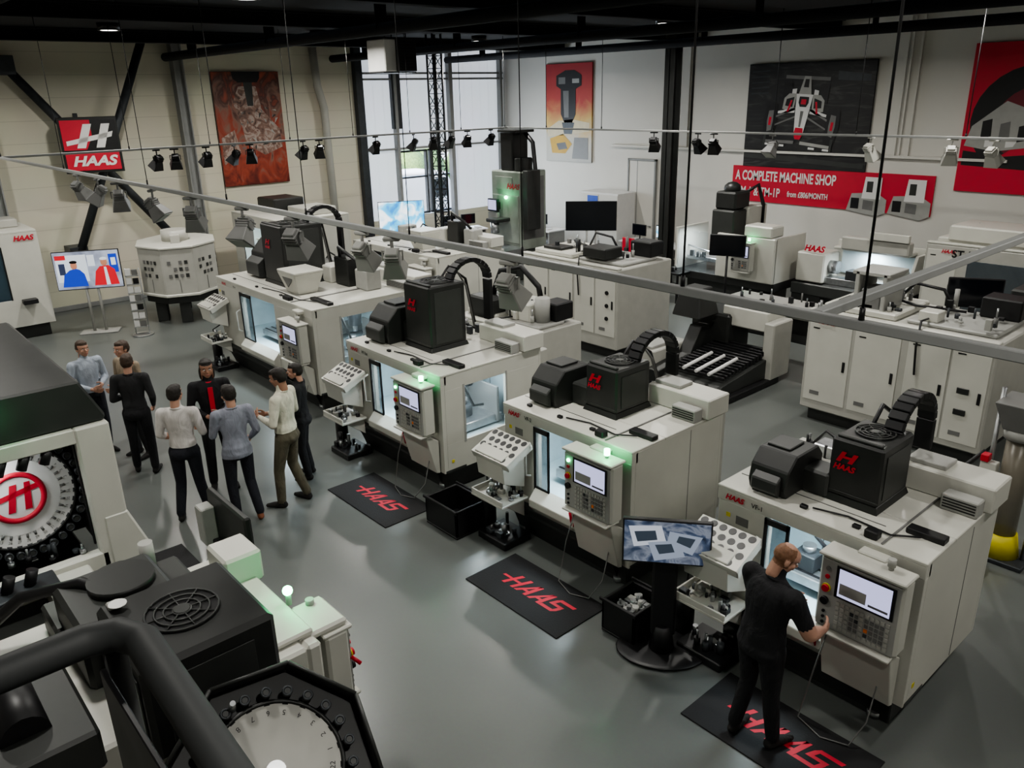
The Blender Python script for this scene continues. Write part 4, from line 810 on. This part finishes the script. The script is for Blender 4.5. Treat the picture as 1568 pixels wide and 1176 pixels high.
# logo drawn upright on the disc: local x=+V, y=up, z=outward
nn=V3((1,0,.12)).normalized(); rr_=V3((0,1,0)); uu=nn.cross(rr_)
LM=Matrix(((rr_.x,uu.x,nn.x,CC.x),(rr_.y,uu.y,nn.y,CC.y),(rr_.z,uu.z,nn.z,CC.z),(0,0,0,1)))
g.disc((0,0,.0),.36,(0,0,1),WPRINT,seg=40,M=LM); g.ring((0,0,.006),.22,.026,(0,0,1),REDT,40,M=LM)
for pts_ in ([(-.10,-.13),(-.04,-.13),(.02,.13),(-.04,.13)],[(.04,-.13),(.10,-.13),(.13,.13),(.08,.13)],[(-.19,-.02),(.19,.05),(.19,.10),(-.19,.03)]): g.poly([(a,b_,.012) for a,b_ in pts_],REDT,M=LM)
for i in range(36):
    a=2*math.pi*i/36; g.cyl((.36*math.cos(a),.36*math.sin(a),.0),(.40*math.cos(a),.40*math.sin(a),.0),.012,GREY,seg=6,M=LM)
g.box(-.13,1.4,.9,-.1,1.42,1.95,BLACK)
g.prism([(-2.2,Hf),(1.7,Hf),(1.72,Hf+.05),(1.55,Hf+.42),(-2.2,Hf+.45)],'x',x0,-.05,CHAR2,.02)
g.prism([(-2.2,Hf+.2),(.9,Hf+.2),(.7,Hf+.75),(-2.2,Hf+.75)],'x',x0+.3,-1.3,CHAR,.03)
g.disc((-.055,.78,Hf+.22),.04,(1,0,0),GREENL,seg=14)
g.box(-.1,.9,.3,.35,1.3,.78,WHITE,.02); g.box(-.02,.2,.2,.5,.9,.6,CHAR2,.02)
random.seed(21)
clutter(g,-.3,-.2,-.1,1.35,.86,16,[BLACK,DSTEEL,STEEL,BLACK],.16)
for i in range(9): g.cyl((-.05,-.3+i*.18,1.86),(-.05,-.25+i*.18,1.98),.045,BLACK,seg=12)
for i in range(7): g.cyl((.15,-.3+i*.18,.86),(.15,-.25+i*.18,1.0),.05,BLACK,seg=12)
g.box(-.0,-.5,.8,.3,1.0,.86,DSTEEL,.01)
ob=g.finish(); arealight('machine_work_light',(-.3,.7,1.95),.6,10,(.95,1,1),parent=ob,shape='RECTANGLE',sy=.2)
ptlight('beacon_glow',(.12,.78,Hf+.28),2.0,(.1,1,.35),.03,parent=ob).data.specular_factor=.25

g=B('vertical_machining_center',(-6.4,1.9,0))
g.box(.9,-2.2,0,2.2,-.15,.35,CHAR,.02); g.box(.8,-2.2,.35,2.3,-.1,1.55,WHITE,.02)
g.box(.8,-.1,.35,1.2,0,1.5,WHITE,.02); g.box(1.6,-.1,.35,2.3,0,1.55,WHITE,.02); g.box(1.2,-.12,.4,1.6,-.09,1.45,CHAR,.01)
g.box(1.02,-.22,1.55,1.36,.06,1.80,WHITE,.02); g.box(1.25,-.75,1.55,2.2,.0,1.60,WHITE,.015); g.box(1.3,-.35,1.6,2.0,-.3,1.63,GREY,.004)
g.box(.9,-1.3,1.55,1.3,-.4,1.75,CHAR2,.02); g.cyl((.95,-.6,1.75),(.95,-.6,1.95),.05,LGREY,seg=12)
# folded-out door panel with stand
g.box(-.05,.2,.85,.72,.26,1.72,CHAR,.015); g.box(-.02,.26,.89,.69,.27,1.68,SCRDARK,0); g.cyl((.35,.23,0),(.35,.23,.95),.035,CHAR,seg=12); g.box(-.05,.08,1.25,.1,.2,1.6,LGREY,.01); g.box(.15,.05,0,.55,.42,.04,CHAR,.01); g.tube([(.6,.18,1.0),(.75,.08,.9),(.85,.0,1.0)],.02,BLACK,6)
for x in (.05,.3): g.box(x,.14,1.0,x+.12,.2,1.3,BLACK,.01)
g.M=Matrix.Translation((2.22,.05,0))@Matrix.Rotation(math.pi,4,'Z')
bp=pendant(g,0,-.02,.92,w=.44,h=.56,beacon=False)
g.M=Matrix.Identity(4)
g.box(1.85,-.1,1.5,2.2,.25,1.56,WHITE,.02)
g.cyl((1.82,.02,1.58),(1.82,.02,1.66),.02,LGREY,seg=12); g.sph((1.82,.02,1.69),.036,GREENL)
g.cyl((2.22,.24,1.25),(2.27,.28,1.2),.014,RED,seg=8)
g.M=Matrix.Translation((1.85,-1.15,1.55))
g.box(0,0,0,.78,.74,.6,CHAR,.03); fan_grille(g,.40,.36,.601,.20); g.box(.05,.05,.60,.12,.12,.63,LGREY); g.disc((.12,.1,.632),.05,(0,0,1),WPRINT,seg=16)
g.box(.1,-.01,.1,.7,0,.5,CHAR2,.004); g.box(.78,.1,.1,.79,.6,.5,CHAR2,.004)
g.box(-.7,-.1,0,-.05,.5,.45,CHAR2,.03); g.cyl((-.4,.25,.45),(-.4,.25,.5),.2,CHAR,seg=24)
g.box(-.3,-1.2,0,.6,-.2,.25,CHAR2,.02); g.cyl((-.2,-.5,.25),(.4,-.5,.25),.12,BLACK,seg=16)
g.M=Matrix.Identity(4)
g.tube([(1.6,-.9,1.98),(1.3,-1.1,2.02),(1.0,-1.4,1.9),(.9,-1.8,1.6)],.04,BLACK,8)
ob=g.finish(); ptlight('beacon_glow',(1.82,.1,1.80),2.6,(.1,1,.35),.04,parent=ob).data.specular_factor=.25
g=B('side_mount_tool_changer',(-3.2,1.15,0))
n=V3((.62,-.12,.78)).normalized(); M0=Matrix.Translation((0,0,1.66))@n.to_track_quat('Z','Y').to_matrix().to_4x4()
oct_=[(.53*math.cos(a),.53*math.sin(a)) for a in [math.pi/8+i*math.pi/4 for i in range(8)]]
g.prism(oct_,'z',-.22,-.1,CHAR,.01,M=M0)
for i in range(8):
    a=oct_[i]; b2=oct_[(i+1)%8]
    g.poly([(a[0],a[1],-.12),(b2[0],b2[1],-.12),(b2[0],b2[1],.06),(a[0],a[1],.06)],CHAR,M=M0); g.tube([(a[0],a[1],.06),(b2[0],b2[1],.06)],.012,CHAR2,6,M=M0)
carousel(g,V3((0,0,1.66)),n,.35,WHITE2,22)
g.cyl((0,0,0),(0,0,.03),.05,STEEL,seg=16,M=M0)
for a in (1.9,2.2): g.cyl((.385*math.cos(a),.385*math.sin(a),.04),(.385*math.cos(a),.385*math.sin(a),.16),.022,STEEL,r1=.014,seg=12,M=M0)
g.box(-.3,-.3,0,.2,.25,1.4,CHAR,.03); g.box(-.4,-.8,0,.5,-.3,1.3,WHITE2,.03)
g.finish()
g=B('turning_center',(-5.6,-1.9,0)); g.box(0,0,0,2.9,1.2,.3,CHAR); g.box(0,0,.3,2.9,1.2,1.5,WHITE,.03); g.box(.3,.1,1.5,1.5,.9,1.8,WHITE2,.03); g.box(1.8,.3,1.5,2.6,1.0,1.95,CHAR2,.04); g.box(2.9,.1,.4,2.95,1.1,1.4,CHAR,.01)
g.tube([(.5,.5,1.8),(.8,.7,2.1),(1.3,.8,2.0),(1.9,.7,1.9)],.05,BLACK,8); g.tube([(.4,.8,1.8),(.7,.9,1.95),(1.1,1.0,1.8)],.03,BLUE,8)
g.box(.2,.9,1.5,.9,1.15,1.75,CHAR,.03); g.finish()

g=B('mezzanine_floor'); g.box(-1.4,VN,3.2,UR,.3,3.35,DSTEEL,.01); g.finish()
RAILM=pm('rail_grey_paint',(.036,.038,.038),.6,var=.1)
g=B('guard_rail'); g.tube([(-1.38,-2.9,4.0),(-1.38,-.6,4.0),(-1.37,.2,4.0),(-1.35,.25,4.0),(-1.30,.275,4.0),(-.9,.265,4.0),(-.4,.24,4.0),(2,.2,4.0),(3.9,.2,4.0)],.030,RAILM,14)
for p in ((-1.36,.24),(-1.38,-1.4),(-1.38,-2.8),(0.6,.22),(2.4,.2)): g.cyl((p[0],p[1],3.35),(p[0],p[1],4.0),.02,RAILM,seg=12)
g.box(-1.33,.205,3.4,3.9,.215,3.96,BLACK,.002)
g.finish()

# ------------------------------------------------------------------ people
def vox(parts,voxel,smooth=6,fac=.5):
    t=bmesh.new()
    for p in parts:
        if p[0]=='e':
            r=bmesh.ops.create_icosphere(t,subdivisions=2,radius=1)
            for v in r['verts']:
                co=V3((v.co.x*p[2][0],v.co.y*p[2][1],v.co.z*p[2][2]))
                if p[3] is not None: co=p[3]@co
                v.co=co+V3(p[1])
        else:
            p0,p1,r0,r1=V3(p[1]),V3(p[2]),p[3],p[4]; d=p1-p0
            r=bmesh.ops.create_cone(t,cap_ends=True,segments=12,radius1=r0,radius2=r1,depth=d.length)
            R=d.to_track_quat('Z','Y').to_matrix().to_4x4(); R.translation=(p0+p1)/2
            for v in r['verts']: v.co=R@v.co
            for c_,rr in ((p0,r0),(p1,r1)):
                r=bmesh.ops.create_icosphere(t,subdivisions=2,radius=rr)
                for v in r['verts']: v.co=v.co+c_
    me=bpy.data.meshes.new('tmp'); t.to_mesh(me); t.free()
    ob=bpy.data.objects.new('tmp',me); COL.objects.link(ob)
    m=ob.modifiers.new('r','REMESH'); m.mode='VOXEL'; m.voxel_size=voxel; m.use_smooth_shade=True
    s_=ob.modifiers.new('s','SMOOTH'); s_.iterations=smooth; s_.factor=fac
    dg=bpy.context.evaluated_depsgraph_get(); out=bpy.data.meshes.new_from_object(ob.evaluated_get(dg))
    bpy.data.objects.remove(ob); bpy.data.meshes.remove(me)
    return out
SKIN=pm('skin',(.46,.26,.185),.5,var=.06,scale=20); SKIN2=pm('skin_tan',(.34,.18,.12),.5,var=.06,scale=20)
EYEW=pm('eye_white',(.7,.7,.68),.3); EYED=pm('eye_dark',(.02,.015,.01),.2); LIP=pm('lips',(.4,.13,.11),.5)
def cloth(name,c):
    m,n,b=nt(name); tc=n.nodes.new('ShaderNodeTexCoord'); mp=n.nodes.new('ShaderNodeMapping'); mp.inputs['Scale'].default_value=(1,1,.55); n.links.new(tc.outputs['Object'],mp.inputs[0])
    a=n.nodes.new('ShaderNodeTexNoise'); a.inputs['Scale'].default_value=9; a.inputs['Detail'].default_value=3; a.inputs['Distortion'].default_value=1.2; n.links.new(mp.outputs[0],a.inputs['Vector'])
    cr=n.nodes.new('ShaderNodeValToRGB'); cr.color_ramp.elements[0].position=.35; cr.color_ramp.elements[1].position=.65; cr.color_ramp.elements[0].color=(*[x*.82 for x in c],1); cr.color_ramp.elements[1].color=(*[min(1,x*1.12) for x in c],1)
    n.links.new(a.outputs['Fac'],cr.inputs[0]); n.links.new(cr.outputs[0],b.inputs['Base Color']); b.inputs['Roughness'].default_value=.85
    bp=n.nodes.new('ShaderNodeBump'); bp.inputs['Strength'].default_value=.7; bp.inputs['Distance'].default_value=.03; n.links.new(a.outputs['Fac'],bp.inputs['Height']); n.links.new(bp.outputs[0],b.inputs['Normal'])
    return m
HAIRB=pm('hair_dark',(.015,.011,.008),.6,var=.3,scale=60,bump=.4); HAIRG=pm('hair_ginger_thin',(.20,.10,.055),.6,var=.2,scale=60,bump=.3); HAIRM=pm('hair_brown',(.05,.03,.018),.6,var=.3,scale=60,bump=.4)
def closest(p,a,b_):
    d=b_-a; L=d.length_squared; t=0 if L==0 else max(0,min(1,(p-a).dot(d)/L)); return (p-(a+d*t)).length,t
def person(name,u,v,head_dir,top,legs,shoes,hair,skin=SKIN,scale=1.0,pose=None,sleeve=2.0,head_yaw=0,head_pitch=0,longhair=False,thin=False,hem=.0,jacket=None,build=1.0):
    J=dict(pel=(0,0,.94),chest=(0,0,1.27),neck=(0,-.01,1.47),shL=(-.185,-.01,1.42),shR=(.185,-.01,1.42),elL=(-.25,-.04,1.14),elR=(.25,-.04,1.14),wrL=(-.24,.08,.90),wrR=(.24,.08,.90),
           hipL=(-.095,0,.92),hipR=(.095,0,.92),knL=(-.11,.03,.50),knR=(.11,.03,.50),anL=(-.12,-.03,.09),anR=(.12,-.03,.09),hd=(0,.02,1.635))
    if pose: J.update(pose)
    J={k:V3(x) for k,x in J.items()}
    parts=[]; segs=[]
    lv=[(0,.165,.115),(.15,.165,.12),(.35,.148,.105),(.6,.168,.118),(.8,.185,.115),(.93,.15,.09),(1.0,.075,.065)]
    pts=[J['pel'],J['chest'],J['neck']]
    L1=(pts[1]-pts[0]).length; L2=(pts[2]-pts[1]).length; LT=L1+L2
    def sp(t):
        s_=t*LT
        return pts[0].lerp(pts[1],s_/L1) if s_<=L1 else pts[1].lerp(pts[2],(s_-L1)/L2)
    def rad(t):
        for i in range(len(lv)-1):
            if t<=lv[i+1][0]:
                f_=(t-lv[i][0])/(lv[i+1][0]-lv[i][0]); return lv[i][1]+(lv[i+1][1]-lv[i][1])*f_, lv[i][2]+(lv[i+1][2]-lv[i][2])*f_
        return lv[-1][1:]
    side=(J['shR']-J['shL']).normalized()
    for i in range(19):
        t=i/18; c_=sp(t); rx,ry=rad(t); d=(sp(min(1,t+.05))-sp(max(0,t-.05))).normalized(); fwd=d.cross(side).normalized()*-1
        sd=fwd.cross(d).normalized()*1
        R=Matrix((sd,fwd,d)).transposed()
        bl_=build if t<.9 else 1.0
        parts.append(('e',c_,(rx*bl_,ry*bl_,.055),R))
    seat=V3((0,-.04,-.03)); parts.append(('e',J['pel']+seat,(.16*build,.11,.10),None))
    hd=J['hd']; ndir=(hd-J['neck'])
    parts.append(('c',J['neck']-V3((0,0,.03)),J['neck']+ndir*.55,.058,.054))
    cw=1.08*(build if build>1.1 else 1)
    for s_ in 'LR':
        sh,el,wr=J['sh'+s_],J['el'+s_],J['wr'+s_]; hp,kn,an=J['hip'+s_],J['kn'+s_],J['an'+s_]
        parts.append(('c',J['chest'].lerp(J['neck'],.75),sh,.07,.062)); m1=sh.lerp(el,.5)
        parts.append(('c',sh,m1,.062*cw,.053*cw)); parts.append(('c',m1,el,.053*cw,.045*cw)); parts.append(('c',el,el.lerp(wr,.35),.045*cw,.042*cw)); parts.append(('c',el.lerp(wr,.35),wr,.042*cw,.029))
        parts.append(('c',hp,kn,.092*build,.066)); parts.append(('c',kn,kn.lerp(an,.35),.066,.064)); parts.append(('c',kn.lerp(an,.35),an+V3((0,0,.02)),.064,.056))
        sgn=-1 if s_=='L' else 1
        fd=V3((sgn*.18,1,0)).normalized()
        heel=V3((an.x,an.y,an.z-.05))
        parts.append(('c',heel-fd*.03,heel+fd*.10,.042,.04)); parts.append(('c',heel+fd*.08,heel+fd*.18+V3((0,0,-.01)),.04,.028))
        segs+=[('arm',sh,el,0,.06),('arm',el,wr,1,.045),('leg',hp,kn,0,.09),('leg',kn,an+V3((0,0,.04)),1,.065),('shoe',heel-fd*.03,heel+fd*.18,0,.045),('torso',J['chest'].lerp(J['neck'],.7),sh,0,.07)]
    segs+=[('torso',J['pel'],J['chest'],0,.15),('torso',J['chest'],J['neck'],0,.15),('neck',J['neck']+ndir*.12,hd,0,.055)]
    if hem>0:
        for i in range(6):
            parts.append(('e',J['pel']+V3((0,-.01,.05-hem*i/5)),(.178*build,.132*build,.05),None))
    body=vox(parts,.013,5,.5)
    g=B(name); T=Matrix.Translation((u,v,0.0))@Matrix.Rotation(head_dir-math.pi/2,4,'Z')@Matrix.Scale(scale,4)
    def addmesh(me,fn):
        vs=[g.bm.verts.new(T@w_.co) for w_ in me.vertices]
        for p in me.polygons:
            try: nf=g.bm.faces.new([vs[k] for k in p.vertices])
            except ValueError: continue
            nf.material_index=g.mi(fn(p.center)); nf.smooth=True
        bpy.data.meshes.remove(me)
    belt=J['pel'].z+.05-hem
    def bodymat(p):
        best=None;bd=9
        for s_ in segs:
            d,t=closest(p,s_[1],s_[2]); d-=s_[4]
            if d<bd: bd=d;best=(s_,t)
        s_,t=best; k=s_[0]
        if p.z<.065 or (k=='shoe' and p.z<.10): return shoes
        if k=='arm':
            return top if (s_[3]+t)<sleeve-.04 else skin
        if k in('leg','shoe'): return legs if not(hem>0 and p.z>belt) else top
        if k=='neck' : return skin if p.z>J['neck'].z+.015 else top
        return legs if p.z<belt and (p-J['pel']).length<.4 else top
    addmesh(body,bodymat)
    HR=Matrix.Rotation(head_yaw,3,'Z')@Matrix.Rotation(head_pitch,3,'X')
    hp=[]
    def E(c,r): hp.append(('e',hd+HR@V3(c),r,HR))
    E((0,-.012,.03),(.076,.094,.088)); E((0,.02,-.035),(.060,.072,.078)); E((0,.052,-.082),(.030,.028,.026)); E((0,.03,.04),(.065,.068,.06))
    hp.append(('c',hd+HR@V3((0,.086,.012)),hd+HR@V3((0,.106,-.018)),.009,.015))
    for sx in(-1,1): E((sx*.078,-.008,-.008),(.010,.02,.032)); E((sx*.035,.062,-.02),(.025,.022,.022)); 
    E((0,.082,-.052),(.024,.012,.013)); E((0,.078,.03),(.045,.016,.012))
    hp.append(('c',hd+HR@V3((0,-.02,-.03)),hd+HR@V3((0,-.03,-.03))-ndir.normalized()*.11,.055,.055))
    if not thin: E((0,-.02,.045),(.083,.097,.088)); E((0,-.045,.01),(.08,.075,.085)); E((0,.035,.088),(.06,.05,.03))
    if longhair: E((0,-.06,-.05),(.085,.06,.11)); E((-.07,-.02,-.06),(.025,.045,.09)); E((.07,-.02,-.06),(.025,.045,.09))
    hm=vox(hp,.0075,3,.5); HI=HR.transposed()
    def headmat(p):
        q=HI@(p-hd)
        if thin:
            return hair if (q.y<.03 and q.z>-.055 and q.z<.098 and not (abs(q.x)>.07 and q.y>-.03 and q.z<.02)) else skin
        if q.z>.062 and q.y<.1: return hair
        if q.y<.015 and q.z>.0 and abs(q.x)<.2 : return hair
        if q.y<-.03 and q.z>-.05: return hair
        if longhair and (q.y<-.02 or abs(q.x)>.072) and q.z<.06 and q.y<.04: return hair
        return skin
    addmesh(hm,headmat)
    g.M=T
    for sx in(-1,1):
        g.sph(hd+HR@V3((sx*.031,.083,.008)),.011,EYEW,sc=(1.2,.7,.7),sub=1); g.sph(hd+HR@V3((sx*.031,.091,.008)),.0055,EYED,sub=1)
        g.sph(hd+HR@V3((sx*.031,.088,.03)),.016,hair,sc=(1.1,.4,.25),sub=1,R=HR)
    g.sph(hd+HR@V3((0,.092,-.052)),.02,LIP,sc=(1,.35,.3),sub=2,R=HR)
    g.ring(J['neck']+V3((0,.0,.005)),.066,.013,ndir,jacket or top,20)
    g.M=Matrix.Identity(4)
    for s_ in 'LR':
        el,wr=J['el'+s_],J['wr'+s_]; d=(wr-el).normalized(); sgn=-1 if s_=='L' else 1
        pn=V3((-sgn,0,0)); pn=(pn-d*pn.dot(d)); pn=pn.normalized() if pn.length>.2 else V3((0,0,-1))
        sdv=d.cross(pn).normalized()
        thumbdir=sdv if sdv.dot(V3((0,1,.3)))>0 else -sdv
        hh=[('c',wr-d*.02,wr+d*.02,.027,.026)]
        R=Matrix((thumbdir,pn,d)).transposed()
        hh.append(('e',wr+d*.055,(.040,.017,.05),R))
        curl=.5
        for i,ln in enumerate((.072,.08,.075,.06)):
            base=wr+d*.088+thumbdir*(.030-.020*i); p=base
            for j in range(3):
                ang=curl*(j+1)*.75; dv=(d*math.cos(ang)+pn*math.sin(ang)).normalized(); q=p+dv*ln*(.42,.32,.26)[j]
                hh.append(('c',p,q,.0088-.0008*j,.008-.0008*j)); p=q
        b0=wr+d*.03+thumbdir*.03; p=b0
        for j,(ln) in enumerate((.038,.032,.025)):
            dv=(d*.75+thumbdir*(.75-.3*j)+pn*(.25+.2*j)).normalized(); q=p+dv*ln; hh.append(('c',p,q,.012-.001*j,.0105-.001*j)); p=q
        addmesh(vox(hh,.0048,2,.4),lambda p:skin)
    if jacket:
        g.M=T; g.box(-.03,.115,1.05,.03,.125,1.42,jacket,.004); g.M=Matrix.Identity(4)
    return g.finish()
ang=lambda x,y: math.atan2(y,x)
CW=cloth('white_shirt',(.58,.55,.53)); CG=cloth('grey_blazer',(.24,.25,.30)); CK=cloth('black_cloth',(.009,.009,.011)); CKH=cloth('khaki_trousers',(.10,.088,.06)); CSW=cloth('cream_sweater',(.62,.60,.50)); CN=cloth('navy_trousers',(.012,.013,.02)); CT=cloth('tan_jacket',(.26,.21,.15)); CB=cloth('pale_blue_shirt',(.34,.38,.44)); BR=cloth('brown_shoes',(.22,.08,.04)); BS=cloth('black_shoes',(.012,.011,.01)); CGR=cloth('dark_grey_cloth',(.02,.02,.022))
fold=dict(elL=(-.25,.0,1.15),elR=(.25,.0,1.15),wrL=(-.06,.24,1.12),wrR=(.08,.22,1.08))
person('man_in_white_shirt',-9.24,2.84,ang(-.75,.55),CW,CN,BS,HAIRB,scale=1.0,sleeve=1.3,pose=dict(elR=(.25,.02,1.14),wrR=(.14,.24,1.10),wrL=(-.14,.22,1.0),elL=(-.25,0,1.14),anL=(-.15,-.05,.09),anR=(.15,.08,.09)),head_yaw=-.2)
person('man_in_black_suit',-9.8,3.45,ang(.9,-.25),CK,CK,BS,HAIRB,skin=SKIN2,scale=1.03,pose=fold,longhair=True,jacket=REDT,head_pitch=-.05)
person('man_in_grey_blazer',-8.78,3.30,ang(-.9,.1),CG,CN,BR,HAIRB,scale=1.0,hem=.12,pose=dict(elL=(-.24,.04,1.16),wrL=(-.14,.27,1.2),elR=(.26,-.02,1.14),wrR=(.22,.16,.98),anL=(-.10,.02,.09),anR=(.14,-.1,.09)),head_yaw=.15)
person('man_in_cream_sweater',-8.72,3.92,ang(-.75,-.55),CSW,CKH,BS,HAIRB,skin=SKIN2,scale=1.04,build=1.05,pose=dict(elL=(-.27,0,1.15),elR=(.27,0,1.15),wrL=(-.1,.27,1.17),wrR=(.08,.27,1.14),anL=(-.13,.1,.09),anR=(.14,-.1,.09),knL=(-.12,.09,.5)),head_pitch=-.25)
person('man_in_dark_coat',-9.3,4.42,ang(-.6,-.8),CK,CK,BS,HAIRB,scale=.93,pose=fold)
person('man_in_dark_clothes',-11.0,2.85,ang(-.9,.5),CGR,CK,BS,HAIRM,scale=.99,pose=dict(wrL=(-.1,.25,1.1),wrR=(.2,.15,.95),anL=(-.14,.08,.09)))
person('man_in_tan_jacket',-11.65,3.0,ang(.3,-.9),CT,CGR,BS,HAIRM,scale=1.0,pose=fold)
person('man_in_pale_blue_shirt',-12.15,2.6,ang(.9,.2),CB,CN,BS,HAIRM,scale=.99,pose=fold)
person('machine_operator',-2.54,4.68,ang(.2,.98),CK,CK,BS,HAIRG,scale=1.02,build=1.2,sleeve=.8,thin=True,pose=dict(chest=(0,.03,1.26),neck=(.01,.07,1.46),hd=(.03,.125,1.615),shL=(-.19,.05,1.41),shR=(.21,.04,1.40),elL=(-.26,.16,1.16),elR=(.31,.12,1.14),wrL=(-.14,.40,1.08),wrR=(.24,.36,1.04),anL=(-.13,-.06,.11),anR=(.14,.06,.11),knL=(-.11,.03,.51),knR=(.11,.03,.51)),head_yaw=-.55,head_pitch=-.5)

# ------------------------------------------------------------------ camera
cam=bpy.data.cameras.new('camera'); co=bpy.data.objects.new('camera',cam); COL.objects.link(co); SC.camera=co
cam.sensor_width=36; cam.lens=36*1250/1600; cam.clip_start=.05; cam.clip_end=200
th=math.radians(20); fw=V3((-.751,.66,0)).normalized(); rt=V3((.66,.751,0)).normalized(); up=V3((0,0,1))
f_=fw*math.cos(th)-up*math.sin(th); u_=up*math.cos(th)+fw*math.sin(th)
phi=.0235
r2=(rt*math.cos(phi)-u_*math.sin(phi)).normalized(); u2=r2.cross(f_).normalized()
R=Matrix((r2,u2,-f_)).transposed().to_4x4(); R.translation=(0,0,4.88); co.matrix_world=R
try: SC.view_settings.look='AgX - Medium High Contrast'
except Exception: pass
